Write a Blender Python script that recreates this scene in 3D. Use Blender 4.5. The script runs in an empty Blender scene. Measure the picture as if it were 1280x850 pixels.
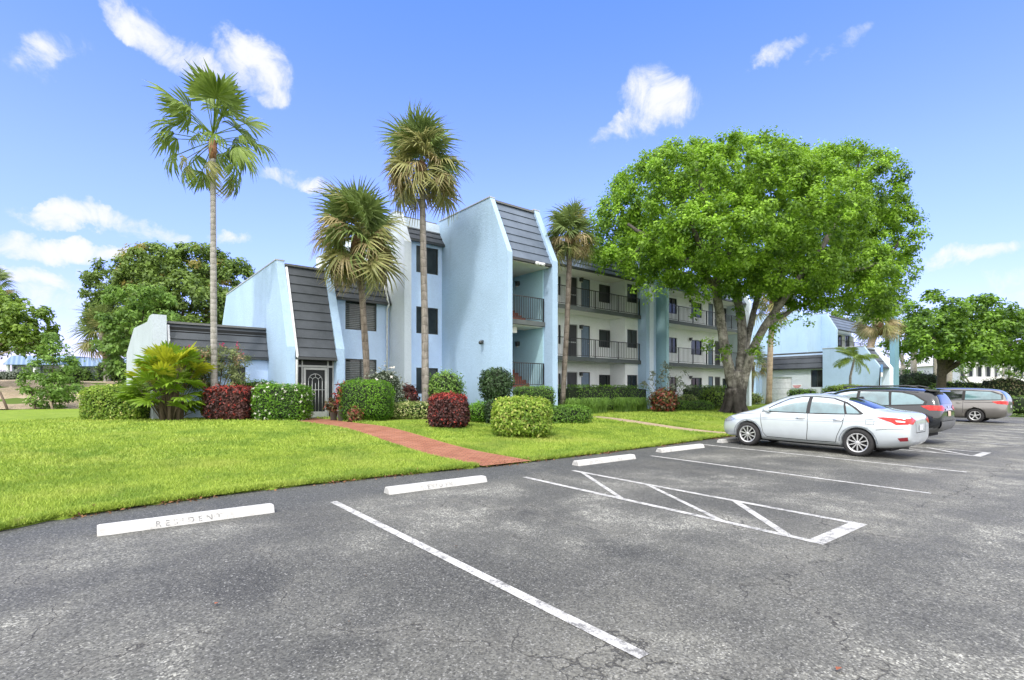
import bpy, bmesh, math, random
import numpy as np
from mathutils import Vector, Matrix
from mathutils.bvhtree import BVHTree

random.seed(7)
RNG = np.random.default_rng(11)
scene = bpy.context.scene
COL = scene.collection
R = math.radians

# ------------------------------------------------------------------ camera
F_PX, HOR, EYE = 654.0, 490.0, 1.63
TH = math.atan2(528, 654)
SN, CS = math.sin(TH), math.cos(TH)

cam_d = bpy.data.cameras.new('camera')
cam = bpy.data.objects.new('camera', cam_d)
COL.objects.link(cam)
cam_d.sensor_width = 36.0
cam_d.lens = 36.0 * F_PX / 1280.0
cam_d.shift_y = (HOR - 425.0) / 1280.0
cam_d.clip_start, cam_d.clip_end = 0.05, 6000
cam.location = (0, 0, EYE)
cam.rotation_euler = (R(90), 0, -TH)
scene.camera = cam


def sm(t):
    t = np.clip(t, 0, 1)
    return t * t * (3 - 2 * t)


def gz(u, v):
    """height of the terrain"""
    u = np.asarray(u, float)
    v = np.asarray(v, float)
    z = np.where(v < 9.5, 0.0175 * np.maximum(v, -40), 0.166 + 0.35 * sm((v - 9.5) / 6.5))
    z = z + 2.0 * sm((v - 44 + 0.25 * np.minimum(u, 0)) / 12.0) * sm((26 - u) / 8.0)
    return z


def g(u, v):
    return float(gz(u, v))


def at(x, Z):
    """plan position seen in picture column x at distance Z"""
    cx = (x - 640) / F_PX
    return ((CS * cx + SN) * Z, (-SN * cx + CS) * Z)


def zh(y, Z):
    return EYE + (HOR - y) / F_PX * Z


def at3(x, y, Z):
    u, v = at(x, Z)
    return Vector((u, v, zh(y, Z)))


def u_on(x, V):
    cx = (x - 640) / F_PX
    return (CS * cx + SN) * V / (-SN * cx + CS)


# ------------------------------------------------------------------ node helpers
class NT:
    def __init__(self, name):
        self.m = bpy.data.materials.new(name)
        self.m.use_nodes = True
        self.t = self.m.node_tree
        self.t.nodes.clear()
        self.out = self.t.nodes.new('ShaderNodeOutputMaterial')

    def n(self, typ, **kw):
        nd = self.t.nodes.new(typ)
        for k, v in kw.items():
            if k.startswith('i_'):
                nd.inputs[k[2:].replace('_', ' ')].default_value = v
            else:
                setattr(nd, k, v)
        return nd

    def link(self, a, b):
        self.t.links.new(a, b)

    def val(self, sock, v):
        if hasattr(v, 'is_output'):
            self.t.links.new(v, sock)
        else:
            if isinstance(v, (tuple, list)) and len(v) == 3 and sock.type == 'RGBA':
                v = (*v, 1)
            sock.default_value = v

    def coord(self, kind='Object'):
        if kind == 'World':
            return self.n('ShaderNodeNewGeometry').outputs['Position']
        return self.n('ShaderNodeTexCoord').outputs[kind]

    def noise(self, vec, scale, detail=4, rough=0.55, dist=0.0):
        nd = self.n('ShaderNodeTexNoise')
        nd.inputs['Scale'].default_value = scale
        nd.inputs['Detail'].default_value = detail
        nd.inputs['Roughness'].default_value = rough
        nd.inputs['Distortion'].default_value = dist
        self.link(vec, nd.inputs['Vector'])
        return nd.outputs['Fac']

    def voro(self, vec, scale, feature='F1', out='Distance', rnd=1.0):
        nd = self.n('ShaderNodeTexVoronoi', feature=feature)
        nd.inputs['Scale'].default_value = scale
        nd.inputs['Randomness'].default_value = rnd
        self.link(vec, nd.inputs['Vector'])
        return nd.outputs[out]

    def ramp(self, fac, stops, interp='LINEAR'):
        nd = self.n('ShaderNodeValToRGB')
        cr = nd.color_ramp
        cr.interpolation = interp
        while len(cr.elements) < len(stops):
            cr.elements.new(0.5)
        for e, (p, c) in zip(cr.elements, stops):
            e.position = p
            e.color = (c, c, c, 1) if not isinstance(c, (tuple, list)) else (*c, 1)
        self.link(fac, nd.inputs['Fac'])
        return nd.outputs['Color']

    def rng(self, v, a, b, c=0.0, d=1.0):
        nd = self.n('ShaderNodeMapRange')
        nd.inputs['From Min'].default_value = a
        nd.inputs['From Max'].default_value = b
        nd.inputs['To Min'].default_value = c
        nd.inputs['To Max'].default_value = d
        self.link(v, nd.inputs['Value'])
        return nd.outputs['Result']

    def math(self, op, a, b=0.0, c=0.0):
        nd = self.n('ShaderNodeMath', operation=op)
        self.val(nd.inputs[0], a)
        self.val(nd.inputs[1], b)
        self.val(nd.inputs[2], c)
        return nd.outputs[0]

    def mix(self, fac, a, b, blend='MIX'):
        nd = self.n('ShaderNodeMix', data_type='RGBA', blend_type=blend)
        self.val(nd.inputs[0], fac)
        self.val(nd.inputs[6], a)
        self.val(nd.inputs[7], b)
        return nd.outputs[2]

    def bump(self, h, strength=0.3, dist=0.02):
        nd = self.n('ShaderNodeBump')
        nd.inputs['Strength'].default_value = strength
        nd.inputs['Distance'].default_value = dist
        self.link(h, nd.inputs['Height'])
        return nd.outputs['Normal']

    def bsdf(self, col, rough=0.6, metal=0.0, normal=None, spec=0.5, coat=0.0):
        nd = self.n('ShaderNodeBsdfPrincipled')
        self.val(nd.inputs['Base Color'], col)
        self.val(nd.inputs['Roughness'], rough)
        self.val(nd.inputs['Metallic'], metal)
        self.val(nd.inputs['Specular IOR Level'], spec)
        if coat:
            nd.inputs['Coat Weight'].default_value = coat
            nd.inputs['Coat Roughness'].default_value = 0.03
        if normal is not None:
            self.link(normal, nd.inputs['Normal'])
        return nd

    def done(self, shader):
        self.link(shader.outputs[0], self.out.inputs['Surface'])
        return self.m


MATS = {}


def plain(name, col, rough=0.5, metal=0.0, spec=0.5, coat=0.0, var=0.12, scale=6.0, bump=0.0):
    if name in MATS:
        return MATS[name]
    t = NT(name)
    c = t.coord('Object')
    nz = t.noise(c, scale, 5)
    colr = t.mix(t.rng(nz, 0.3, 0.7), tuple(x * (1 - var) for x in col), tuple(min(1, x * (1 + var)) for x in col))
    nrm = t.bump(t.noise(c, scale * 6, 4), bump, 0.01) if bump else None
    m = t.done(t.bsdf(colr, rough, metal, nrm, spec, coat))
    MATS[name] = m
    return m


def stucco(name, col, bumpy=0.5, streak=0.25):
    t = NT(name)
    p = t.coord('World')
    mp = t.n('ShaderNodeMapping')
    mp.inputs['Scale'].default_value = (1, 1, 0.12)
    t.link(p, mp.inputs['Vector'])
    big = t.noise(p, 0.45, 5, 0.6)
    st = t.noise(mp.outputs[0], 2.2, 5, 0.65)
    c = t.mix(t.rng(big, 0.35, 0.7), tuple(x * 0.93 for x in col), tuple(min(1, x * 1.05) for x in col))
    c = t.mix(t.math('MULTIPLY', t.rng(st, 0.55, 0.8), streak), c, tuple(x * 0.62 for x in col))
    z = t.n('ShaderNodeSeparateXYZ')
    t.link(p, z.inputs[0])
    low = t.math('MULTIPLY', t.rng(z.outputs[2], 1.25, 0.5), t.rng(t.noise(p, 3.0), 0.3, 0.7))
    c = t.mix(t.math('MULTIPLY', low, 0.35), c, (0.30, 0.29, 0.25))
    fine = t.noise(p, 9, 6, 0.62, 0.8)
    knock = t.rng(t.noise(p, 10, 3, 0.5, 1.2), 0.40, 0.64)
    h = t.math('ADD', t.math('MULTIPLY', knock, 0.7), t.math('MULTIPLY', fine, 0.5))
    c = t.mix(t.math('MULTIPLY', t.rng(knock, 0.0, 0.5, 1, 0), 0.10), c, tuple(x * 0.6 for x in col))
    m = t.done(t.bsdf(c, 0.85, 0, t.bump(h, bumpy * 0.75, 0.016), 0.25))
    MATS[name] = m
    return m


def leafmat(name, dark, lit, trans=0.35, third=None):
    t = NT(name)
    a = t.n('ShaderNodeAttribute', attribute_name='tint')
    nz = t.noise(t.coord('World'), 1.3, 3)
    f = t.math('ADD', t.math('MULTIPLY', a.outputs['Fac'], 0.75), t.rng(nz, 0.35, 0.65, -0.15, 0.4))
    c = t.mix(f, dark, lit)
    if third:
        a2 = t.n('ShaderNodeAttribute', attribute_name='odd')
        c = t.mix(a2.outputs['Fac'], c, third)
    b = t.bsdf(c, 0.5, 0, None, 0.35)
    tr = t.n('ShaderNodeBsdfTranslucent')
    tc = t.mix(0.5, c, tuple(min(1, x * 1.5) for x in lit), 'MIX')
    t.link(tc, tr.inputs['Color'])
    mx = t.n('ShaderNodeMixShader')
    mx.inputs[0].default_value = trans
    t.link(b.outputs[0], mx.inputs[1])
    t.link(tr.outputs[0], mx.inputs[2])
    m = t.done(mx)
    MATS[name] = m
    return m


# ------------------------------------------------------------------ object helpers
def tag(o, label=None, cat=None, group=None, kind=None):
    if label:
        o['label'] = label
    if cat:
        o['category'] = cat
    if group:
        o['group'] = group
    if kind:
        o['kind'] = kind
    return o


def thing(name, label, cat, loc=(0, 0, 0), group=None):
    o = bpy.data.objects.new(name, None)
    o.empty_display_size = 0.2
    o.location = loc
    COL.objects.link(o)
    return tag(o, label, cat, group)


def wloc(o):
    p = Vector((0, 0, 0))
    while o is not None:
        p += o.location
        o = o.parent
    return p


def put(name, me, mats, parent=None, world=True, loc=None):
    """link a mesh as one object; world=True: its vertices are in world coordinates"""
    if not isinstance(mats, (list, tuple)):
        mats = [mats]
    if len(me.materials) == 0:
        for m in mats:
            me.materials.append(MATS[m] if isinstance(m, str) else m)
    o = bpy.data.objects.new(name, me)
    COL.objects.link(o)
    if parent is not None:
        o.parent = parent
        if world:
            o.location = -wloc(parent)
    if loc is not None:
        o.location = loc
    return o


class MB:
    """collects simple solids into one mesh"""

    def __init__(self):
        self.v, self.f, self.m, self.s = [], [], [], []

    def add(self, vs, fs, mi=0, smooth=False):
        b = len(self.v)
        self.v += [tuple(p) for p in vs]
        for q in fs:
            self.f.append(tuple(b + i for i in q))
            self.m.append(mi)
            self.s.append(smooth)
        return self

    def box(self, x0, x1, y0, y1, z0, z1, mi=0):
        vs = [(x0, y0, z0), (x1, y0, z0), (x1, y1, z0), (x0, y1, z0), (x0, y0, z1), (x1, y0, z1), (x1, y1, z1), (x0, y1, z1)]
        return self.add(vs, [(0, 3, 2, 1), (4, 5, 6, 7), (0, 1, 5, 4), (1, 2, 6, 5), (2, 3, 7, 6), (3, 0, 4, 7)], mi)

    def prism_u(self, prof, u0, u1, mi=0):
        """(v,z) outline pushed along u"""
        n = len(prof)
        vs = [(u0, a, b) for a, b in prof] + [(u1, a, b) for a, b in prof]
        fs = [tuple(range(n - 1, -1, -1)), tuple(range(n, 2 * n))]
        fs += [(i, (i + 1) % n, n + (i + 1) % n, n + i) for i in range(n)]
        return self.add(vs, fs, mi)

    def prism_v(self, prof, v0, v1, mi=0):
        n = len(prof)
        vs = [(a, v0, b) for a, b in prof] + [(a, v1, b) for a, b in prof]
        fs = [tuple(range(n)), tuple(range(2 * n - 1, n - 1, -1))]
        fs += [(i, n + i, n + (i + 1) % n, (i + 1) % n) for i in range(n)]
        return self.add(vs, fs, mi)

    def tube(self, pts, rad, n=8, mi=0, cap=True, wob=0.0, rr=None):
        pts = [Vector(p) for p in pts]
        rad = list(rad) if isinstance(rad, (list, tuple, np.ndarray)) else [rad] * len(pts)
        rings = []
        up0 = Vector((0.31, 0.17, 0.93))
        for i, p in enumerate(pts):
            d = (pts[min(i + 1, len(pts) - 1)] - pts[max(i - 1, 0)]).normalized()
            a = d.cross(Vector((1, 0, 0)) if abs(d.x) < 0.8 else Vector((0, 1, 0))).normalized()
            b = d.cross(a)
            ring = []
            for k in range(n):
                t = 2 * math.pi * k / n
                r = rad[i] * (1 + (wob * (rr.random() - 0.5) * 2 if wob else 0))
                ring.append(p + (a * math.cos(t) + b * math.sin(t)) * r)
            rings.append(ring)
        vs = [q for ring in rings for q in ring]
        fs = []
        for i in range(len(pts) - 1):
            for k in range(n):
                k2 = (k + 1) % n
                fs.append((i * n + k, i * n + k2, (i + 1) * n + k2, (i + 1) * n + k))
        if cap:
            fs.append(tuple(range(n - 1, -1, -1)))
            fs.append(tuple((len(pts) - 1) * n + k for k in range(n)))
        return self.add(vs, fs, mi, True)

    def lathe(self, prof, c, axis='z', n=24, mi=0, smooth=True):
        """prof: (r, h) list"""
        vs, fs = [], []
        for r, h in prof:
            for k in range(n):
                t = 2 * math.pi * k / n
                p, q = r * math.cos(t), r * math.sin(t)
                vs.append({'z': (c[0] + p, c[1] + q, c[2] + h), 'x': (c[0] + h, c[1] + p, c[2] + q), 'y': (c[0] + p, c[1] + h, c[2] + q)}[axis])
        for i in range(len(prof) - 1):
            for k in range(n):
                k2 = (k + 1) % n
                fs.append((i * n + k, i * n + k2, (i + 1) * n + k2, (i + 1) * n + k))
        return self.add(vs, fs, mi, smooth)

    def mesh(self, name='mesh'):
        me = bpy.data.meshes.new(name)
        me.from_pydata(self.v, [], self.f)
        me.polygons.foreach_set('material_index', self.m)
        me.polygons.foreach_set('use_smooth', self.s)
        bm = bmesh.new()
        bm.from_mesh(me)
        bmesh.ops.recalc_face_normals(bm, faces=bm.faces)
        bm.to_mesh(me)
        bm.free()
        me.update()
        return me

    def put(self, name, mats, parent=None, loc=None):
        return put(name, self.mesh(name), mats, parent, loc=loc)


def np_mesh(name, V, nper, tint=None, odd=None):
    """V (n*nper,3): every nper vertices are one face"""
    n = len(V) // nper
    me = bpy.data.meshes.new(name)
    me.vertices.add(len(V))
    me.vertices.foreach_set('co', np.ascontiguousarray(V, dtype=np.float32).ravel())
    me.loops.add(len(V))
    me.loops.foreach_set('vertex_index', np.arange(len(V), dtype=np.int32))
    me.polygons.add(n)
    me.polygons.foreach_set('loop_start', np.arange(0, n * nper, nper, dtype=np.int32))
    me.update(calc_edges=True)
    for nm, arr in (('tint', tint), ('odd', odd)):
        if arr is not None:
            a = me.attributes.new(nm, 'FLOAT', 'POINT')
            a.data.foreach_set('value', np.repeat(np.asarray(arr, dtype=np.float32), nper))
    me.validate()
    return me


def unit(a):
    return a / np.maximum(np.linalg.norm(a, axis=1, keepdims=True), 1e-6)


def leaves(P, N, size, aspect=0.5, droop=0.0, rng=RNG, fold=0.18):
    """one bent diamond leaf at each point; returns (4n,3)"""
    n = len(P)
    rnd = rng.normal(size=(n, 3))
    T = unit(np.cross(N, rnd))
    T[:, 2] -= droop
    T = unit(T)
    B = unit(np.cross(N, T))
    L = (size * rng.uniform(0.65, 1.3, n))[:, None]
    W = L * aspect
    mid = P + T * L * 0.48 + N * L * fold * 0.5
    V = np.empty((n, 4, 3))
    V[:, 0] = P
    V[:, 1] = mid + B * W * 0.5
    V[:, 2] = P + T * L - N * L * fold * 0.3
    V[:, 3] = mid - B * W * 0.5
    return V.reshape(-1, 3)


# ------------------------------------------------------------------ sky and sun
SUN_DIR = Vector((-0.70, -0.50, 1.15)).normalized()      # towards the sun
elev = math.asin(SUN_DIR.z)
azim = math.atan2(SUN_DIR.x, SUN_DIR.y)
world = bpy.data.worlds.new('World')
scene.world = world
world.use_nodes = True
wt = world.node_tree
wt.nodes.clear()


def wn(typ, **kw):
    nd = wt.nodes.new(typ)
    for k, v in kw.items():
        setattr(nd, k, v)
    return nd


def wmath(op, a, b=0.0):
    nd = wn('ShaderNodeMath', operation=op)
    for s, v in ((nd.inputs[0], a), (nd.inputs[1], b)):
        if hasattr(v, 'is_output'):
            wt.links.new(v, s)
        else:
            s.default_value = v
    return nd.outputs[0]


sky = wn('ShaderNodeTexSky', sky_type='NISHITA')
sky.sun_disc = False
sky.sun_elevation = elev
sky.sun_rotation = azim
sky.altitude = 0
sky.air_density = 1.0
sky.dust_density = 0.6
sky.ozone_density = 2.0
wout = wn('ShaderNodeOutputWorld')
bg = wn('ShaderNodeBackground')
bg.inputs['Strength'].default_value = 0.15
tc = wn('ShaderNodeTexCoord')
dirv = tc.outputs['Generated']
# wispy noise that breaks the cloud outlines
nz1 = wn('ShaderNodeTexNoise')
nz1.inputs['Scale'].default_value = 15
nz1.inputs['Detail'].default_value = 7
nz1.inputs['Roughness'].default_value = 0.66
nz1.inputs['Distortion'].default_value = 0.5
wt.links.new(dirv, nz1.inputs['Vector'])
nz2 = wn('ShaderNodeTexNoise')
nz2.inputs['Scale'].default_value = 5.0
nz2.inputs['Detail'].default_value = 4
wt.links.new(dirv, nz2.inputs['Vector'])
# clouds stand at fixed compass directions: (bearing column, row, half width, half height, weight, slant)
CLOUDS = [(205, 48, 66, 24, 1.0, 0.5), (318, 82, 44, 32, .95, 0.3), (168, 22, 34, 16, .8, 0.3),
          (66, 72, 38, 22, .6, -0.6), (820, 128, 34, 34, 1.0, 0.0), (796, 150, 50, 13, .7, -0.35),
          (972, 58, 34, 14, .95, -0.1), (1048, 62, 28, 16, .6, -0.5),
          (100, 273, 62, 13, 1.05, -0.05), (206, 290, 42, 10, .9, 0.05), (95, 312, 66, 12, 1.05, 0.02), (25, 338, 70, 13, 1.0, 0),
          (70, 372, 90, 22, .6, 0), (288, 290, 20, 9, .8, 0.1), (382, 234, 38, 12, .75, 0.2),
          (1215, 322, 64, 13, 1.0, -0.05), (1250, 372, 110, 22, .5, 0)]

nzw = wn('ShaderNodeTexNoise')
nzw.inputs['Scale'].default_value = 8.0
nzw.inputs['Detail'].default_value = 6
nzw.inputs['Roughness'].default_value = 0.6
wt.links.new(dirv, nzw.inputs['Vector'])
wc = wn('ShaderNodeVectorMath', operation='SUBTRACT')
wt.links.new(nzw.outputs['Color'], wc.inputs[0])
wc.inputs[1].default_value = (0.5, 0.5, 0.5)
ws_ = wn('ShaderNodeVectorMath', operation='SCALE')
wt.links.new(wc.outputs[0], ws_.inputs[0])
ws_.inputs['Scale'].default_value = 0.13
wa_ = wn('ShaderNodeVectorMath', operation='ADD')
wt.links.new(dirv, wa_.inputs[0])
wt.links.new(ws_.outputs[0], wa_.inputs[1])
dirw = wa_.outputs[0]


def wdot(vec):
    nd = wn('ShaderNodeVectorMath', operation='DOT_PRODUCT')
    wt.links.new(dirw, nd.inputs[0])
    nd.inputs[1].default_value = vec
    return nd.outputs['Value']


dens = None
for (px, py, hw, hh, wgt, slant) in CLOUDS:
    u, v = at(px, 1.0)
    d = Vector((u, v, (HOR - py) / F_PX)).normalized()
    tx = d.cross(Vector((0, 0, 1))).normalized()
    ty = tx.cross(d).normalized()
    k = math.hypot(1, (px - 640) / F_PX, (HOR - py) / F_PX)
    ax, ay = hw / F_PX / k * 1.35, hh / F_PX / k * 1.35
    ca, sa = math.cos(slant), math.sin(slant)
    ex = tx * ca - ty * sa
    ey = tx * sa + ty * ca

    a = wdot(ex / ax)
    b = wdot(ey / ay)
    q = wn('ShaderNodeMath', operation='MULTIPLY_ADD')
    wt.links.new(b, q.inputs[0])
    wt.links.new(b, q.inputs[1])
    wt.links.new(wmath('MULTIPLY', a, a), q.inputs[2])
    m = wn('ShaderNodeMath', operation='MULTIPLY_ADD')
    wt.links.new(q.outputs[0], m.inputs[0])
    m.inputs[1].default_value = -wgt
    m.inputs[2].default_value = wgt
    dens = wmath('MAXIMUM', m.outputs[0], 0.0 if dens is None else dens)
shape = wmath('ADD', wmath('MULTIPLY', dens, 1.0), wmath('MULTIPLY', wmath('SUBTRACT', nz1.outputs['Fac'], 0.5), 3.3))
shape = wmath('ADD', shape, wmath('MULTIPLY', wmath('SUBTRACT', nz2.outputs['Fac'], 0.5), 0.9))
shape = wmath('MULTIPLY', shape, wmath('MINIMUM', wmath('MULTIPLY', dens, 3.0), 1.0))
cr = wn('ShaderNodeMapRange', interpolation_type='SMOOTHSTEP')
cr.inputs['From Min'].default_value = 0.02
cr.inputs['From Max'].default_value = 1.35
wt.links.new(shape, cr.inputs['Value'])
# a broad unseen cloud bank, added overhead and behind the camera as soft fill
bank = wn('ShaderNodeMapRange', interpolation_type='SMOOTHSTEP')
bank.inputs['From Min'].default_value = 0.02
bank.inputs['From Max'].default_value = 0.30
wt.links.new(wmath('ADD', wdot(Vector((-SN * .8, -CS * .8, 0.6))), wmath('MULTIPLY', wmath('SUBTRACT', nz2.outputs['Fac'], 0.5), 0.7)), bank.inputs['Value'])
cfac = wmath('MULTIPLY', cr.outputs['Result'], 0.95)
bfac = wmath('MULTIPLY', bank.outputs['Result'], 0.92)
hsv = wn('ShaderNodeHueSaturation')
hsv.inputs['Saturation'].default_value = 1.0
hsv.inputs['Value'].default_value = 1.0
wt.links.new(sky.outputs['Color'], hsv.inputs['Color'])
tintm = wn('ShaderNodeMix', data_type='RGBA', blend_type='MULTIPLY')
tintm.inputs[0].default_value = 1.0
wt.links.new(hsv.outputs['Color'], tintm.inputs[6])
sepz = wn('ShaderNodeSeparateXYZ')
wt.links.new(dirv, sepz.inputs[0])


def wstep(lo, hi):
    nd = wn('ShaderNodeMapRange', interpolation_type='SMOOTHSTEP')
    nd.inputs['From Min'].default_value = lo
    nd.inputs['From Max'].default_value = hi
    wt.links.new(sepz.outputs[2], nd.inputs['Value'])
    return nd.outputs[0]


tlow = wn('ShaderNodeMix', data_type='RGBA')
wt.links.new(wstep(0.0, 0.36), tlow.inputs[0])
tlow.inputs[6].default_value = (1.48, 1.24, 1.95, 1)
tlow.inputs[7].default_value = (1.78, 1.72, 2.7, 1)
tcol = wn('ShaderNodeMix', data_type='RGBA')
wt.links.new(wstep(0.30, 0.70), tcol.inputs[0])
wt.links.new(tlow.outputs[2], tcol.inputs[6])
tcol.inputs[7].default_value = (1.25, 1.68, 3.4, 1)
wt.links.new(tcol.outputs[2], tintm.inputs[7])
cmix = wn('ShaderNodeMix', data_type='RGBA')
wt.links.new(cfac, cmix.inputs[0])
wt.links.new(tintm.outputs[2], cmix.inputs[6])
cmix.inputs[7].default_value = (6.9, 6.95, 7.1, 1)
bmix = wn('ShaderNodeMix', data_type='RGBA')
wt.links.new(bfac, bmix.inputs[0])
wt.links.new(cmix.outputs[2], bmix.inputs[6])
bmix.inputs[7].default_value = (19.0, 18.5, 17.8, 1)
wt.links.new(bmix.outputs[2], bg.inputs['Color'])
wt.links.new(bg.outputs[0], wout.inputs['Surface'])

sd = bpy.data.lights.new('sun', 'SUN')
sd.energy = 2.7
sd.angle = R(4)
sd.color = (1.0, 0.955, 0.88)
sun = bpy.data.objects.new('sun', sd)
COL.objects.link(sun)
sun.rotation_euler = SUN_DIR.to_track_quat('Z', 'Y').to_euler()

scene.view_settings.view_transform = 'Standard'
scene.view_settings.look = 'None'
scene.view_settings.exposure = 0
scene.view_settings.gamma = 1
scene.render.engine = 'CYCLES'
scene.cycles.use_denoising = True
scene.cycles.max_bounces = 8
scene.cycles.diffuse_bounces = 5
scene.cycles.transparent_max_bounces = 8
scene.cycles.caustics_reflective = False
scene.cycles.caustics_refractive = False
# ================================================================== SETTING: ground, lot, lawn, paths
EDGE_U = [-60, -20, -8, -4, -2, -0.75, -0.3, 0.75, 2.0, 4.0, 5.3, 7.1, 9.3, 12.0, 15.9, 20, 27, 44.5]
EDGE_V = [-40, -9, 1.2, 5.0, 6.85, 7.83, 8.12, 8.36, 8.52, 8.52, 8.46, 8.40, 8.48, 8.62, 8.95, 9.1, 9.1, 9.1]


def v_edge(u):
    return np.interp(u, EDGE_U, EDGE_V)


LOT_END = 44.0
# ---- materials of the ground
t = NT('asphalt')
p = t.coord('World')
sep = t.n('ShaderNodeSeparateXYZ')
t.link(p, sep.inputs[0])
X, Y = sep.outputs[0], sep.outputs[1]
spk = t.voro(p, 70, 'F1', 'Color')
spks = t.n('ShaderNodeSeparateColor')
t.link(spk, spks.inputs[0])
fine = t.noise(p, 130, 3, 0.7)
med = t.noise(p, 14, 5, 0.7)
big = t.noise(p, 0.42, 5, 0.62, 0.35)
mid = t.noise(p, 1.5, 6, 0.7, 0.3)
worn = t.math('MULTIPLY', t.rng(big, 0.43, 0.64), t.rng(mid, 0.26, 0.62))          # bare aggregate patches
worn = t.math('MULTIPLY', worn, t.rng(Y, 7.4, 6.6))
lane = t.math('MULTIPLY', t.rng(Y, 2.9, 0.8), t.rng(mid, 0.28, 0.66))             # worn driving lane
worn = t.math('MAXIMUM', worn, t.math('MULTIPLY', lane, 0.55))
speck = t.math('ADD', t.math('MULTIPLY', spks.outputs[0], 0.55), t.math('MULTIPLY', fine, 0.6))
thr = t.math('SUBTRACT', 1.0, t.math('MULTIPLY', worn, 0.62))
grit = t.rng(t.math('SUBTRACT', speck, thr), -0.08, 0.16)
base = t.mix(t.rng(med, 0.3, 0.7), (0.068, 0.067, 0.064), (0.110, 0.107, 0.101))
base = t.mix(t.rng(big, 0.3, 0.6), base, (0.135, 0.131, 0.122))
base = t.mix(t.math('MULTIPLY', worn, 0.42), base, (0.27, 0.262, 0.242))
base = t.mix(t.math('MULTIPLY', grit, 0.9), base, (0.46, 0.445, 0.41))
# dark seal coat along the edge of the lawn
seal = t.math('MULTIPLY', t.rng(t.math('ADD', Y, t.math('MULTIPLY', mid, 0.9)), 7.3, 7.9), 0.5)
base = t.mix(seal, base, (0.062, 0.066, 0.072))
# drip and tyre stains down the middle of the stalls
w1 = t.n('ShaderNodeMapping')
w1.inputs['Scale'].default_value = (0.9, 0.16, 1)
t.link(p, w1.inputs['Vector'])
stain = t.rng(t.noise(w1.outputs[0], 1.4, 4, 0.6), 0.52, 0.72)
base = t.mix(t.math('MULTIPLY', stain, 0.45), base, (0.05, 0.052, 0.056))
for (ox, oy, orad) in [(0.9, 4.6, .55), (4.35, 5.0, .6), (4.1, 3.4, .4), (8.7, 5.2, .55), (8.9, 3.7, .35), (12.0, 5.0, .6), (1.3, 3.2, .35), (15.2, 3.2, .4)]:
    dv = t.n('ShaderNodeVectorMath', operation='DISTANCE')
    t.link(p, dv.inputs[0])
    dv.inputs[1].default_value = (ox, oy, g(ox, oy))
    blot = t.rng(t.math('ADD', dv.outputs['Value'], t.math('MULTIPLY', t.math('SUBTRACT', mid, 0.5), 1.3)), orad, orad * .25)
    base = t.mix(t.math('MULTIPLY', blot, 0.42), base, (0.040, 0.040, 0.041))
# sandy wash along the seam between stalls and lane
seamd = t.math('ABSOLUTE', t.math('SUBTRACT', t.math('ADD', Y, t.math('MULTIPLY', t.math('SUBTRACT', big, 0.5), 1.6)), 2.25))
sand = t.math('MULTIPLY', t.rng(seamd, 0.75, 0.05), t.rng(mid, 0.32, 0.62))
base = t.mix(t.math('MULTIPLY', sand, 0.40), base, (0.25, 0.238, 0.212))
# cracks
pd = t.n('ShaderNodeVectorMath', operation='ADD')
nzc = t.n('ShaderNodeTexNoise')
nzc.inputs['Scale'].default_value = 1.6
nzc.inputs['Detail'].default_value = 6
t.link(p, nzc.inputs['Vector'])
scl = t.n('ShaderNodeVectorMath', operation='SCALE')
t.link(nzc.outputs['Color'], scl.inputs[0])
scl.inputs['Scale'].default_value = 1.1
t.link(p, pd.inputs[0])
t.link(scl.outputs[0], pd.inputs[1])
ck = t.voro(pd.outputs[0], 0.42, 'DISTANCE_TO_EDGE')
ck2 = t.voro(pd.outputs[0], 1.15, 'DISTANCE_TO_EDGE')
cmask = t.rng(t.noise(p, 0.55, 3), 0.50, 0.58)
crack = t.math('MULTIPLY', t.rng(ck, 0.0032, 0.0010), t.rng(t.noise(p, 0.8, 3), 0.44, 0.52))
crack = t.math('MAXIMUM', crack, t.math('MULTIPLY', t.rng(ck2, 0.0055, 0.0018), t.math('MULTIPLY', cmask, 0.22)))
seamc = t.rng(t.math('ABSOLUTE', t.math('SUBTRACT', t.math('ADD', Y, t.math('MULTIPLY', t.math('SUBTRACT', t.noise(p, 1.3, 6, 0.7), 0.5), 1.0)), 2.05)), 0.014, 0.004)
crack = t.math('MAXIMUM', crack, t.math('MULTIPLY', seamc, t.rng(t.noise(p, 0.9, 3), 0.46, 0.54)))
halo = t.math('MULTIPLY', t.rng(ck, 0.06, 0.01), t.rng(t.noise(p, 0.8, 3), 0.44, 0.55))
base = t.mix(t.math('MULTIPLY', halo, 0.22), base, (0.27, 0.255, 0.23))
gr_ = t.rng(t.math('ADD', t.math('MULTIPLY', spks.outputs[1], 0.5), t.math('MULTIPLY', t.noise(p, 42, 4, 0.75), 0.7)), 0.25, 0.95, 0.36, 1.22)
gcol = t.n('ShaderNodeCombineColor')
for k_ in range(3):
    t.link(gr_, gcol.inputs[k_])
base = t.mix(1.0, base, gcol.outputs[0], 'MULTIPLY')
base = t.mix(1.0, base, (0.955, 0.985, 0.935), 'MULTIPLY')
fspk = t.voro(p, 95, 'F1', 'Color')
fss = t.n('ShaderNodeSeparateColor')
t.link(fspk, fss.inputs[0])
base = t.mix(t.math('MULTIPLY', t.rng(fss.outputs[2], 0.90, 0.97), t.rng(med, 0.3, 0.7, 0.15, 0.75)), base, (0.36, 0.36, 0.34))
base = t.mix(t.math('MULTIPLY', t.rng(fss.outputs[0], 0.86, 0.95), 0.5), base, (0.035, 0.036, 0.036))
base = t.mix(t.math('MULTIPLY', crack, 0.7), base, (0.022, 0.021, 0.020))
hh = t.math('SUBTRACT', t.math('ADD', t.math('MULTIPLY', speck, 0.4), t.math('MULTIPLY', med, 0.4)), t.math('MULTIPLY', crack, 1.5))
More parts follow.
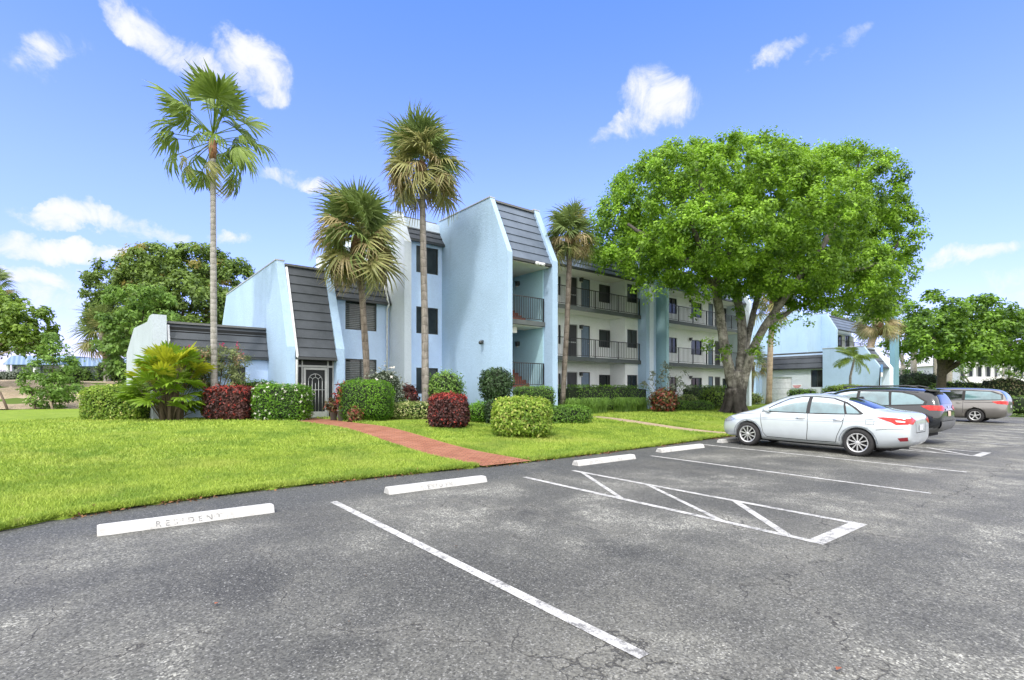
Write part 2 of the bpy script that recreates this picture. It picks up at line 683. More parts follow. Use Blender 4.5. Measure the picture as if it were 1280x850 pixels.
MATS['asphalt'] = t.done(t.bsdf(base, t.rng(worn, 0, 1, 0.72, 0.9), 0, t.bump(hh, 0.55, 0.012), 0.35))

t = NT('worn white paint')
p = t.coord('World')
a = t.noise(p, 9, 6, 0.75)
b = t.noise(p, 60, 3, 0.7)
wear = t.rng(t.math('ADD', t.math('MULTIPLY', a, 0.65), t.math('MULTIPLY', b, 0.35)), 0.40, 0.53)
c = t.mix(t.rng(t.noise(p, 2.5, 4), 0.3, 0.7), (0.42, 0.42, 0.40), (0.57, 0.57, 0.55))
c = t.mix(wear, (0.16, 0.16, 0.155), c)
ckv = t.voro(p, 2.2, 'DISTANCE_TO_EDGE')
c = t.mix(t.math('MULTIPLY', t.rng(ckv, 0.012, 0.004), 0.4), c, (0.12, 0.12, 0.12))
MATS['paint'] = t.done(t.bsdf(c, 0.65, 0, t.bump(b, 0.3, 0.004), 0.3))

t = NT('lawn soil and grass')
p = t.coord('World')
n1 = t.noise(p, 0.35, 5, 0.6)
n2 = t.noise(p, 3.0, 5, 0.7)
n3 = t.noise(p, 40, 4, 0.75)
c = t.mix(t.rng(n2, 0.3, 0.7), (0.13, 0.20, 0.024), (0.26, 0.36, 0.05))
c = t.mix(t.math('MULTIPLY', t.rng(n1, 0.5, 0.72), 0.6), c, (0.27, 0.33, 0.07))
c = t.mix(t.math('MULTIPLY', t.rng(n3, 0.55, 0.75), 0.5), c, (0.045, 0.075, 0.012))
MATS['lawn'] = t.done(t.bsdf(c, 0.9, 0, t.bump(n3, 0.8, 0.04), 0.1))

t = NT('blade of grass')
a = t.n('ShaderNodeAttribute', attribute_name='tint')
p = t.coord('World')
c = t.mix(a.outputs['Fac'], (0.19, 0.29, 0.032), (0.48, 0.60, 0.10))
c = t.mix(t.math('MULTIPLY', t.rng(t.noise(p, 0.5, 4), 0.52, 0.72), 0.55), c, (0.50, 0.52, 0.14))
c = t.mix(t.math('MULTIPLY', t.rng(t.noise(p, 0.9, 5, 0.65), 0.46, 0.64), 0.75), c, (0.15, 0.265, 0.035))
c = t.mix(t.math('MULTIPLY', t.rng(t.noise(p, 5.5, 5, 0.7), 0.60, 0.74), 0.7), c, (0.42, 0.36, 0.17))
bb = t.bsdf(c, 0.55, 0, None, 0.3)
tr = t.n('ShaderNodeBsdfTranslucent')
t.link(c, tr.inputs['Color'])
mx = t.n('ShaderNodeMixShader')
mx.inputs[0].default_value = 0.3
t.link(bb.outputs[0], mx.inputs[1])
t.link(tr.outputs[0], mx.inputs[2])
MATS['blade'] = t.done(mx)

t = NT('brick paving')
p = t.coord('World')
mp = t.n('ShaderNodeMapping')
mp.inputs['Rotation'].default_value = (0, 0, R(45))
t.link(p, mp.inputs['Vector'])
br = t.n('ShaderNodeTexBrick')
br.inputs['Scale'].default_value = 1.0
br.inputs['Brick Width'].default_value = 0.21
br.inputs['Row Height'].default_value = 0.105
br.inputs['Mortar Size'].default_value = 0.010
br.inputs['Color1'].default_value = (0.25, 0.095, 0.055, 1)
br.inputs['Color2'].default_value = (0.34, 0.150, 0.088, 1)
br.inputs['Mortar'].default_value = (0.13, 0.065, 0.045, 1)
t.link(mp.outputs[0], br.inputs['Vector'])
c = t.mix(t.math('MULTIPLY', t.rng(t.noise(p, 1.6, 5, 0.7), 0.45, 0.7), 0.4), br.outputs['Color'], (0.40, 0.20, 0.14))
c = t.mix(t.math('MULTIPLY', t.rng(t.noise(p, 5, 5, 0.7), 0.5, 0.75), 0.35), c, (0.17, 0.075, 0.055))
MATS['brick'] = t.done(t.bsdf(c, 0.85, 0, t.bump(t.math('ADD', br.outputs['Fac'], t.noise(p, 60)), -0.35, 0.01), 0.2))

t = NT('bare sandy bank')
p = t.coord('World')
c = t.mix(t.rng(t.noise(p, 0.5, 6, 0.65), 0.35, 0.65), (0.34, 0.27, 0.19), (0.50, 0.42, 0.31))
c = t.mix(t.math('MULTIPLY', t.rng(t.noise(p, 0.9, 5, 0.7, 0.5), 0.52, 0.7), 0.45), c, (0.16, 0.19, 0.07))
MATS['bank'] = t.done(t.bsdf(c, 0.95, 0, t.bump(t.noise(p, 3, 6, 0.7), 0.8, 0.25), 0.1))

t = NT('far ground')
p = t.coord('World')
c = t.mix(t.rng(t.noise(p, 0.05, 5), 0.35, 0.65), (0.07, 0.12, 0.025), (0.13, 0.18, 0.04))
MATS['farground'] = t.done(t.bsdf(c, 0.95, 0, None, 0.1))


def sheet(us, vs, dz, name, mat, clipf=None):
    U, V = np.meshgrid(us, vs, indexing='ij')
    if clipf is not None:
        V = clipf(U, V)
    Z = gz(U, V) + dz
    nu, nv = U.shape
    P = np.stack([U, V, Z], -1).reshape(-1, 3)
    i = np.arange(nu * nv).reshape(nu, nv)
    Fq = np.stack([i[:-1, :-1], i[1:, :-1], i[1:, 1:], i[:-1, 1:]], -1).reshape(-1, 4)
    me = bpy.data.meshes.new(name)
    me.from_pydata(P.tolist(), [], Fq.tolist())
    me.polygons.foreach_set('use_smooth', [True] * len(Fq))
    return put(name, me, mat)


# one sheet to the horizon, under everything
gu = np.concatenate([[-3000, -800, -250, -120], np.arange(-80, 160, 4.0), [170, 250, 600, 1500, 4000]])
gv = np.concatenate([[-3000, -800, -200, -80, -40], np.arange(-30, 9, 3.0), np.arange(9, 70, 1.5), [75, 90, 120, 200, 600, 1500, 4000]])
o = sheet(gu, gv, -0.06, 'ground', 'farground')
o['kind'] = 'structure'
# parking lot: from far behind the camera to the lawn edge
pu = np.concatenate([np.arange(-60, -10, 5.0), np.arange(-10, 44.01, 0.5)])
tv = np.linspace(0, 1, 40)


def lotclip(U, V):
    return -40 + (v_edge(U) + 0.25 + 40) * V


lot = sheet(pu, tv, 0.0, 'parking_lot', 'asphalt', lotclip)
lot['kind'] = 'structure'
# lawn, a step above the asphalt, with a ragged cut edge
lu = np.concatenate([np.arange(-40, -6, 2.0), np.arange(-6, 30, 0.12), np.arange(30, 75, 1.0)])
lt = np.concatenate([[0.0, 0.0], np.linspace(0, 1, 60) ** 1.5])
jag = 0.035 * np.sin(lu * 5.1) + 0.03 * np.sin(lu * 13.7 + 1) + 0.02 * np.sin(lu * 31.0) + RNG.normal(0, 0.012, len(lu))
VB = np.where(lu < 12, 44.0, 30.0)
LU, LT = np.meshgrid(lu, lt, indexing='ij')
e0 = (v_edge(lu) + jag)[:, None]
LV = e0 + (VB[:, None] - e0) * LT
LZ = gz(LU, LV) + 0.035
LZ[:, 0] -= 0.07
LV[:, 0] -= 0.015
nu, nv = LU.shape
P = np.stack([LU, LV, LZ], -1).reshape(-1, 3)
i = np.arange(nu * nv).reshape(nu, nv)
Fq = np.stack([i[:-1, :-1], i[1:, :-1], i[1:, 1:], i[:-1, 1:]], -1).reshape(-1, 4)
me = bpy.data.meshes.new('lawn')
me.from_pydata(P.tolist(), [], Fq.tolist())
me.polygons.foreach_set('use_smooth', [True] * len(Fq))
lawn = put('lawn', me, 'lawn')
lawn['kind'] = 'structure'
# far sandy bank
bu = np.arange(-70, 22, 1.5)
bv = np.arange(43.5, 64, 1.0)
U, V = np.meshgrid(bu, bv, indexing='ij')
Zb = gz(U, V) + 0.02 + 0.16 * np.sin(U * 0.9 + V) * np.cos(V * 0.7)
me = bpy.data.meshes.new('bank')
i = np.arange(U.size).reshape(U.shape)
me.from_pydata(np.stack([U, V, Zb], -1).reshape(-1, 3).tolist(), [], np.stack([i[:-1, :-1], i[1:, :-1], i[1:, 1:], i[:-1, 1:]], -1).reshape(-1, 4).tolist())
o = put('hill', me, 'bank')
o['kind'] = 'structure'

# paths
PATH1 = (6.0, 7.22)


def strip(name, u0, u1, v0, v1, dz, mat, n=40):
    return sheet(np.linspace(u0, u1, 3), np.linspace(v0, v1, n), dz, name, mat)


o = strip('brick_path', 5.98, 7.24, 8.31, 21.9, 0.042, 'brick')
o['kind'] = 'structure'
o = sheet(np.linspace(7.24, 9.0, 4), np.linspace(19.7, 20.7, 5), 0.042, 'brick_path', 'brick')
o['kind'] = 'structure'
o = strip('side_path', 16.7, 17.55, 8.95, 15.6, 0.041, plain('worn concrete path', (0.33, 0.25, 0.17), 0.9, var=0.25))
o['kind'] = 'structure'

# painted markings (parts of the lot)
LINES = [(2.60, 1.95, 7.12), (10.25, 2.25, 7.5), (13.5, 2.4, 8.1), (21.42, 2.6, 8.1), (24.9, 2.6, 8.1), (28.3, 2.6, 8.1), (31.7, 2.6, 8.1), (36.9, 2.6, 8.1), (40.3, 2.6, 8.1)]
WL = 0.10


def mark(poly):
    """flat painted polygon 4 mm above the asphalt, split along its length"""
    mb = MB()
    (a, b, c_, d_) = [Vector((*q, 0)) for q in poly]
    n = 12
    for k in range(n):
        s0, s1 = k / n, (k + 1) / n
        q = [a.lerp(d_, s0), b.lerp(c_, s0), b.lerp(c_, s1), a.lerp(d_, s1)]
        mb.add([(w.x, w.y, g(w.x, w.y) + 0.005) for w in q], [(0, 1, 2, 3)])
    return mb.put('painted_line', 'paint', lot)


for u, v0, v1 in LINES:
    mark([(u - WL / 2, v0), (u + WL / 2, v0), (u + WL / 2, v1), (u - WL / 2, v1)])


def hatch(ua, ub, v0, v1, diags):
    mark([(ua - WL / 2, v0), (ua + WL / 2, v0), (ua + WL / 2, v1), (ua - WL / 2, v1)])
    mark([(ub - WL / 2, v0), (ub + WL / 2, v0), (ub + WL / 2, v1), (ub - WL / 2, v1)])
    mark([(ua + WL / 2, v0), (ua + WL / 2, v0 + 0.17), (ub - WL / 2, v0 + 0.17), (ub - WL / 2, v0)])
    for (va, vb) in diags:
        mark([(ub - WL / 2, va - .07), (ub - WL / 2, va + .07), (ua + WL / 2, vb + .07), (ua + WL / 2, vb - .07)])


hatch(5.98, 7.2, 2.2, 7.06, [(6.75, 4.95), (5.27, 3.42), (3.78, 2.62)])
hatch(16.98, 18.2, 2.75, 7.6, [(6.9, 5.1), (5.3, 3.6), (4.0, 3.0)])

# ---- grass blades: nobody could count them
def grass_field(n, u0, u1, d0, d1, hgt, wid, power=1.0):
    u = RNG.uniform(u0, u1, n)
    d = d0 + (d1 - d0) * RNG.uniform(0, 1, n) ** power
    v = v_edge(u) + d
    return u, v, np.full(n, hgt), np.full(n, wid)


parts_ = [grass_field(150000, -3.5, 9, -0.03, 3.5, 0.058, 0.008), grass_field(130000, -5, 14, 3.0, 9.0, 0.062, 0.013),
          grass_field(60000, 9, 20, -0.03, 4, 0.07, 0.013), grass_field(60000, 12, 34, 3.5, 12, 0.08, 0.022),
          grass_field(50000, -14, 8, 9, 20, 0.08, 0.026), grass_field(60000, -3, 27, -0.07, 0.14, 0.075, 0.010)]
u = np.concatenate([q[0] for q in parts_])
v = np.concatenate([q[1] for q in parts_])
h = np.concatenate([q[2] for q in parts_]) * RNG.uniform(0.45, 1.25, len(u))
w = np.concatenate([q[3] for q in parts_])
ok = ~((u > 5.93) & (u < 7.29)) & ~((u > 16.65) & (u < 17.6) & (v < 15.7)) & ~((u > 7) & (u < 9.05) & (v > 19.65) & (v < 20.75))
ok &= (v < 30)
u, v, h, w = u[ok], v[ok], h[ok], w[ok]
n = len(u)
z = gz(u, v) + 0.03
ang = RNG.uniform(0, 2 * np.pi, n)
lean = RNG.normal(0, 0.55, (n, 2)) * h[:, None]
V3 = np.empty((n, 3, 3))
dx, dy = np.cos(ang) * w, np.sin(ang) * w
V3[:, 0] = np.stack([u - dx, v - dy, z], 1)
V3[:, 1] = np.stack([u + dx, v + dy, z], 1)
V3[:, 2] = np.stack([u + lean[:, 0], v + lean[:, 1], z + h], 1)
o = put('grass', np_mesh('grass', V3.reshape(-1, 3), 3, RNG.beta(1.6, 1.6, n)), 'blade')
tag(o, 'short bright green grass covering the lawn', 'grass', kind='stuff')

# dead leaves and dirt along the lawn edge
plain('dead leaf', (0.20, 0.10, 0.045), 0.9, var=0.6, scale=9)
n = 4200
u = RNG.uniform(-3, 22, n)
v = v_edge(u) + RNG.normal(-0.03, 0.07, n)
clump = np.sin(u * 2.1) + np.sin(u * 5.7 + 2) + RNG.normal(0, 0.8, n) > 0.35
u, v = u[clump], v[clump]
zz = gz(u, v) + 0.012 + np.where(v > v_edge(u), 0.05, 0)
Pn = np.stack([u, v, zz], 1)
Nn = unit(RNG.normal(0, 0.5, (len(u), 3)) + np.array([0, 0, 1.0]))
o = put('leaf_litter', np_mesh('leaf_litter', leaves(Pn, Nn, 0.055, 0.5), 4), 'dead leaf')
tag(o, 'brown dead leaves strewn along the edge between lawn and asphalt', 'leaf litter', kind='stuff')
for k, (px, py) in enumerate([(273, 760), (455, 725), (568, 688), (1051, 831), (435, 782)]):
    Zc = EYE * F_PX / (py - HOR) * 0.97
    uu, vv = at(px, Zc)
    me = np_mesh('fallen_leaf', leaves(np.array([[0, 0, 0.012]]), np.array([[0.1, 0.2, 1.0]]), 0.05 if k in (0, 3) else 0.035, 0.6), 4)
    o = put('fallen_leaf', me, plain('fallen leaf red', (0.30, 0.09, 0.04), 0.8) if k in (0, 3) else MATS['dead leaf'], loc=(uu, vv, g(uu, vv) + 0.004))
    tag(o, ['reddish fallen leaf on the asphalt below the leftmost wheel stop', 'brown fallen leaf on the asphalt left of the long white line',
            'small brown leaf on the asphalt nearest the long white line', 'reddish fallen leaf on the driving lane at the lower right', 'small brown leaf on the asphalt at the lower left centre'][k], 'leaf', 'fallen leaves on the asphalt')

# ---- wheel stops
t = NT('painted concrete')
p = t.coord('World')
c = t.mix(t.rng(t.noise(p, 5, 6, 0.7), 0.35, 0.65), (0.42, 0.42, 0.405), (0.55, 0.55, 0.535))
c = t.mix(t.math('MULTIPLY', t.rng(t.noise(p, 14, 6, 0.75), 0.50, 0.66), 0.55), c, (0.24, 0.23, 0.215))
MATS['stop'] = t.done(t.bsdf(c, 0.75, 0, t.bump(t.noise(p, 30, 5), 0.35, 0.008), 0.25))
t = NT('faded stencil')
p = t.coord('World')
c = t.mix(t.rng(t.noise(p, 16, 5, 0.8), 0.46, 0.54), (0.15, 0.15, 0.155), (0.48, 0.48, 0.465))
MATS['stencil'] = t.done(t.bsdf(c, 0.8))
t = NT('fainter stencil')
p = t.coord('World')
c = t.mix(t.rng(t.noise(p, 18, 5, 0.8), 0.40, 0.50), (0.19, 0.19, 0.2), (0.48, 0.48, 0.465))
MATS['stencil2'] = t.done(t.bsdf(c, 0.8))


def text_mesh(body, size):
    cu = bpy.data.curves.new('lettering', 'FONT')
    cu.body = body
    cu.size = size
    cu.space_character = 1.75
    cu.align_x = 'CENTER'
    ob = bpy.data.objects.new('lettering', cu)
    COL.objects.link(ob)
    dg = bpy.context.evaluated_depsgraph_get()
    me = bpy.data.meshes.new_from_object(ob.evaluated_get(dg))
    bpy.data.objects.remove(ob)
    return me


SLOPE = 0.0175
PITCH = math.atan(SLOPE)


def wheel_stop(u0, u1, v0, label, texts):
    L = u1 - u0
    vm = v0
    o = thing('wheel_stop', label, 'wheel stop', ((u0 + u1) / 2, vm, g((u0 + u1) / 2, vm) + 0.002), 'white concrete wheel stops')
    o.rotation_euler = (PITCH, 0, random.uniform(-0.008, 0.008))
    bm = bmesh.new()
    prof = [(0, 0), (0.034, 0.078), (0.05, 0.095), (0.15, 0.095), (0.166, 0.078), (0.20, 0)]
    n = len(prof)
    xs = [-L / 2, -L / 2 + 0.025, L / 2 - 0.025, L / 2]
    rings = []
    for k, x in enumerate(xs):
        s = 0.93 if k in (0, 3) else 1
        rings.append([bm.verts.new((x, 0.1 + (a - 0.1) * s, b * s)) for a, b in prof])
    for k in range(3):
        for j in range(n):
            bm.faces.new((rings[k][j], rings[k][(j + 1) % n], rings[k + 1][(j + 1) % n], rings[k + 1][j]))
    bm.faces.new(rings[0][::-1])
    bm.faces.new(rings[3])
    bmesh.ops.recalc_face_normals(bm, faces=bm.faces)
    me = bpy.data.meshes.new('block')
    bm.to_mesh(me)
    bm.free()
    put('block', me, 'stop', o, world=False)
    for body, x, mat, size in texts:
        tm = text_mesh(body, size)
        w = put('lettering', tm, mat, o, world=False)
        w.location = (x, 0.0050, 0.0165)
        w.rotation_euler = (math.atan2(0.078, 0.034), 0, 0)
    return o


wheel_stop(0.06, 1.80, 6.95, 'white wheel stop with faded RESIDENT lettering, nearest the left corner of the lawn', [('RESIDENT', -0.04, 'stencil', 0.092)])
wheel_stop(3.41, 5.18, 7.07, 'white wheel stop with faded RESIDENT lettering beside the brick path', [('RESIDENT', -0.02, 'stencil', 0.088)])
wheel_stop(7.69, 9.55, 7.38, 'white wheel stop numbered 486 right of the brick path', [('486', -0.50, 'stencil2', 0.088), ('RESIDENT', 0.2, 'stencil2', 0.07)])
wheel_stop(10.95, 12.85, 7.68, 'plain white wheel stop in the empty stall next to the silver sedan', [])
wheel_stop(14.35, 16.2, 8.0, 'white wheel stop half hidden under the front of the silver sedan', [])
# ================================================================== BUILDINGS
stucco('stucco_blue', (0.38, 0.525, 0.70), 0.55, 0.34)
stucco('stucco_skylit', (0.56, 0.72, 0.98), 0.35, 0.22)  # blue stucco of the fronts, its skylit shade tone put into the colour
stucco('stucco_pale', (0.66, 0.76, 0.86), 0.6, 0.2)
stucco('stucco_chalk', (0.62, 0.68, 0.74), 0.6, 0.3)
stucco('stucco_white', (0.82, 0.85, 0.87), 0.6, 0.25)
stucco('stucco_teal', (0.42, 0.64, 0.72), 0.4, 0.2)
stucco('ceiling_white', (0.80, 0.80, 0.77), 0.1, 0.3)
t = NT('charcoal roof shingle')
p = t.coord('World')
c = t.mix(t.rng(t.noise(p, 0.8, 5, 0.65), 0.35, 0.65), (0.042, 0.050, 0.060), (0.072, 0.083, 0.098))
c = t.mix(t.math('MULTIPLY', t.rng(t.noise(p, 22, 4), 0.5, 0.7), 0.3), c, (0.10, 0.11, 0.12))
MATS['mansard'] = t.done(t.bsdf(c, 0.62, 0, t.bump(t.noise(p, 30, 5), 0.25, 0.01), 0.4))
t = NT('charcoal shingle with sky sheen')
p = t.coord('World')
c = t.mix(t.rng(t.noise(p, 0.8, 5, 0.65), 0.35, 0.65), (0.085, 0.112, 0.155), (0.13, 0.165, 0.22))  # same charcoal shingle, the sky's glancing blue-grey sheen painted into its colour
MATS['mansard_sheen'] = t.done(t.bsdf(c, 0.6, 0, t.bump(t.noise(p, 30, 5), 0.25, 0.01), 0.4))
plain('fascia grey', (0.13, 0.135, 0.14), 0.5)
plain('cap metal', (0.42, 0.44, 0.45), 0.5)
plain('bronze frame', (0.035, 0.040, 0.043), 0.4)
plain('rail black', (0.018, 0.020, 0.022), 0.45)
plain('slab edge', (0.085, 0.10, 0.10), 0.7)
plain('door blue', (0.14, 0.20, 0.28), 0.45)
plain('door dark', (0.035, 0.036, 0.038), 0.5)
plain('trim white', (0.78, 0.80, 0.82), 0.5)
plain('screen frame', (0.36, 0.38, 0.38), 0.45)
plain('white door', (0.72, 0.73, 0.76), 0.5)
plain('lamp metal', (0.05, 0.055, 0.055), 0.4)
plain('lamp glass', (0.60, 0.60, 0.52), 0.3)
plain('red tile', (0.22, 0.075, 0.05), 0.7, var=0.3, scale=14)
plain('shutter slat', (0.13, 0.15, 0.15), 0.5)
plain('roof gravel', (0.30, 0.29, 0.27), 0.95, var=0.3)
plain('dark void', (0.012, 0.013, 0.014), 0.9)
t = NT('window glass')
p = t.coord('World')
c = t.mix(t.rng(t.noise(p, 0.9, 3), 0.4, 0.6), (0.010, 0.014, 0.016), (0.030, 0.040, 0.042))
MATS['glass'] = t.done(t.bsdf(c, 0.04, 0, None, 0.45))
WRND = random.Random(4)
t = NT('glass with blinds behind')
p = t.coord('World')
sz = t.n('ShaderNodeSeparateXYZ')
t.link(p, sz.inputs[0])
st_ = t.math('SINE', t.math('MULTIPLY', sz.outputs[2], 95))
c = t.mix(t.rng(st_, -.3, .6), (0.035, 0.042, 0.042), (0.10, 0.11, 0.105))
MATS['glass blind'] = t.done(t.bsdf(c, 0.05, 0, None, 0.45))
t = NT('glass with a sheer behind')
p = t.coord('World')
c = t.mix(t.rng(t.noise(p, 1.2, 4), 0.35, 0.65), (0.03, 0.036, 0.036), (0.085, 0.092, 0.09))
MATS['glass sheer'] = t.done(t.bsdf(c, 0.05, 0, None, 0.45))
t = NT('insect screen')
p = t.coord('World')
c = t.mix(t.rng(t.noise(p, 120, 2), 0.4, 0.6), (0.016, 0.019, 0.021), (0.028, 0.032, 0.034))
MATS['screen'] = t.done(t.bsdf(c, 0.55, 0, None, 0.2))


def wall_front(mb, u0, u1, z0, z1, v, holes, depth=0.12, mi=0):
    """front (-v) face of a wall with real openings and reveals"""
    us = sorted({u0, u1, *[h_[0] for h_ in holes], *[h_[1] for h_ in holes]})
    zs = sorted({z0, z1, *[h_[2] for h_ in holes], *[h_[3] for h_ in holes]})
    us = [q for q in us if u0 <= q <= u1]
    for a, b in zip(us[:-1], us[1:]):
        for c_, d_ in zip(zs[:-1], zs[1:]):
            um, zm = (a + b) / 2, (c_ + d_) / 2
            if any(h_[0] < um < h_[1] and h_[2] < zm < h_[3] for h_ in holes):
                continue
            mb.add([(a, v, c_), (b, v, c_), (b, v, d_), (a, v, d_)], [(0, 1, 2, 3)], mi)
    for (a, b, c_, d_) in holes:
        e = v + depth
        mb.add([(a, v, c_), (a, e, c_), (a, e, d_), (a, v, d_)], [(0, 1, 2, 3)], mi)
        mb.add([(b, v, c_), (b, e, c_), (b, e, d_), (b, v, d_)], [(3, 2, 1, 0)], mi)
        mb.add([(a, v, d_), (a, e, d_), (b, e, d_), (b, v, d_)], [(0, 1, 2, 3)], mi)
        mb.add([(a, v, c_), (a, e, c_), (b, e, c_), (b, v, c_)], [(3, 2, 1, 0)], mi)


def swap(mb):
    """turn a builder made facing -v into one facing -u (exchange the axes)"""
    mb.v = [(y, x, z) for x, y, z in mb.v]
    return mb


def window(parent, u0, u1, z0, z1, v, kind='slider', facing='v', blinds=0):
    """a framed window set 6 cm back in its opening"""
    fr = MB()
    w = 0.05
    a, b = v + 0.05, v + 0.11
    fr.box(u0, u1, a, b, z0, z0 + w)
    fr.box(u0, u1, a, b, z1 - w, z1)
    fr.box(u0, u0 + w, a, b, z0 + w, z1 - w)
    fr.box(u1 - w, u1, a, b, z0 + w, z1 - w)
    um = (u0 + u1) / 2
    if kind == 'slider':
        fr.box(um - w / 2, um + w / 2, a - 0.012, b, z0 + w, z1 - w)
    if facing == 'u':
        swap(fr)
    f = fr.put('window', 'bronze frame', parent)
    halves = [(u0 + w, um - w / 2), (um + w / 2, u1 - w)] if kind == 'slider' else [(u0 + w, u1 - w)]
    for a_, b_ in halves:
        gl = MB()
        gl.box(a_, b_, v + 0.085, v + 0.095, z0 + w, z1 - w)
        if facing == 'u':
            swap(gl)
        put_child(gl, 'pane', WRND.choice(['glass', 'glass', 'glass blind', 'glass sheer']), f)
    if blinds:
        sl = MB()
        n_ = int((z1 - z0 - 0.12) / 0.085)
        for k in range(n_):
            zc = z0 + 0.08 + k * 0.085
            sl.add([(u0 + w, v + 0.070, zc), (u1 - w, v + 0.070, zc), (u1 - w, v + 0.083, zc + 0.045), (u0 + w, v + 0.083, zc + 0.045)], [(0, 1, 2, 3)])
        put_child(sl, 'shutter', 'shutter slat', f)
    return f


def put_child(mb, name, mat, parent):
    return mb.put(name, mat, parent)


def mansard(parent, u0, u1, vb, zb, vt, zt, n, mat='mansard', thick=0.10, drip=True, facing='v'):
    """lapped courses leaning back from (vb,zb) to (vt,zt)"""
    mb = MB()
    L = math.hypot(vt - vb, zt - zb)
    dv, dz = (vt - vb) / L, (zt - zb) / L
    nv, nz_ = -dz, dv                 # outward
    for k in range(n):
        s0, s1 = L * k / n, L * (k + 1) / n + (0.015 if k < n - 1 else 0)
        o0, o1 = 0.045, 0.006         # each course stands proud at its lower edge
        prof = [(vb + dv * s0 + nv * o0, zb + dz * s0 + nz_ * o0), (vb + dv * s1 + nv * o1, zb + dz * s1 + nz_ * o1),
                (vb + dv * s1 - nv * thick, zb + dz * s1 - nz_ * thick), (vb + dv * s0 - nv * thick, zb + dz * s0 - nz_ * thick)]
        mb.prism_u(prof, u0, u1)
    if facing == 'u':
        swap(mb)
    r = mb.put('mansard_roof', mat, parent)
    if drip:
        d = MB()
        d.box(u0, u1, vt - 0.10, vt + 0.22, zt + 0.004, zt + 0.09)
        if facing == 'u':
            swap(d)
        put_child(d, 'drip_edge', 'fascia grey', r)
        d = MB()
        d.box(u0, u1, vb - 0.07, vb + 0.08, zb - 0.10, zb - 0.004)
        if facing == 'u':
            swap(d)
        put_child(d, 'gutter', 'bronze frame', r)
    return r


def wing(parent, u0, u1, prof, mat, cap=True):
    mb = MB()
    mb.prism_u(prof, u0, u1)
    w = mb.put('wing_wall', mat, parent)
    if cap:
        tops = sorted(prof, key=lambda q: -q[1])[:2]
        va, vb_ = sorted(q[0] for q in tops)
        c = MB()
        c.box(u0 - 0.03, u1 + 0.03, va - 0.02, vb_ + 0.03, tops[0][1] + 0.002, tops[0][1] + 0.05)
        put_child(c, 'coping', 'cap metal', w)
    return w


def downspout(parent, pts, mat='trim white'):
    mb = MB()
    mb.tube(pts, 0.05, 8)
    return mb.put('downspout', mat, parent)


def railing(parent, u0, u1, v, z0, h=1.05, step=0.125, posts=6):
    mb = MB()
    mb.box(u0, u1, v - 0.022, v + 0.022, z0 + h - 0.04, z0 + h)
    mb.box(u0, u1, v - 0.014, v + 0.014, z0 + 0.08, z0 + 0.11)
    n_ = max(2, int((u1 - u0) / step))
    for k in range(n_ + 1):
        uu = u0 + 0.02 + (u1 - u0 - 0.04) * k / n_
        mb.box(uu - 0.009, uu + 0.009, v - 0.009, v + 0.009, z0 + 0.11, z0 + h - 0.04)
    for k in range(posts):
        uu = u0 + 0.03 + (u1 - u0 - 0.06) * k / max(1, posts - 1)
        mb.box(uu - 0.024, uu + 0.024, v - 0.024, v + 0.024, z0, z0 + h - 0.04)
    return mb.put('railing', 'rail black', parent)


def wall_lamp(parent, u, v, z, side='v'):
    """small box lantern on a wall; side 'v' stands on a wall facing -v, 'u' on one facing -u"""
    mb = MB()
    mb.box(-0.06, 0.06, -0.03, 0, -0.09, 0.09)
    mb.box(-0.085, 0.085, -0.22, -0.02, 0.06, 0.10)
    mb.prism_u([(-0.19, 0.06), (-0.06, 0.06), (-0.08, -0.12), (-0.17, -0.12)], -0.075, 0.075)
    if side == 'u':
        mb.v = [(y, x, z_) for x, y, z_ in mb.v]
    mb.v = [(x + u, y + v, z_ + z) for x, y, z_ in mb.v]
    l = mb.put('wall_lamp', 'lamp metal', parent)
    gl = MB()
    gl.box(-0.055, 0.055, -0.155, -0.095, -0.165, -0.124)
    if side == 'u':
        gl.v = [(y, x, z_) for x, y, z_ in gl.v]
    gl.v = [(x + u, y + v, z_ + z) for x, y, z_ in gl.v]
    put_child(gl, 'lamp_glass', 'lamp glass', l)
    return l


GB = 0.30      # foundations go below the lawn
B = thing('apartment_building', 'long pale blue three storey apartment building with charcoal mansard roofs and balconies', 'building', (12, 24, 0.5))

# ---- A: single storey garage wing at the left end
VG = 24.65
GD0, GD1 = u_on(288, VG), u_on(307, VG)
mb = MB()
wall_front(mb, 2.36, 6.10, GB, 3.2, VG, [(GD0, GD1, 0.62, 2.72)], 0.2)
mb.put('front_wall', 'stucco_skylit', B)
mb = MB()
mb.box(2.3, 6.09, VG + 0.21, 30.2, GB, 4.25)
mb.put('garage_block', 'dark void', B)
mb = MB()
mb.box(2.3, 6.09, VG + 0.5, 30.2, 4.253, 4.40)
mb.put('flat_roof', 'roof gravel', B)
mb = MB()
mb.box(GD0, GD1, VG + 0.14, VG + 0.2, 0.62, 2.72)
for k in range(1, 4):
    mb.box(GD0 + .05, GD1 - .05, VG + 0.125, VG + 0.14, 0.62 + k * 0.525 - 0.02, 0.62 + k * 0.525)
mb.put('door', 'door dark', B)
mansard(B, 2.36, 6.08, VG - 0.12, 3.12, VG + 0.35, 4.38, 4)
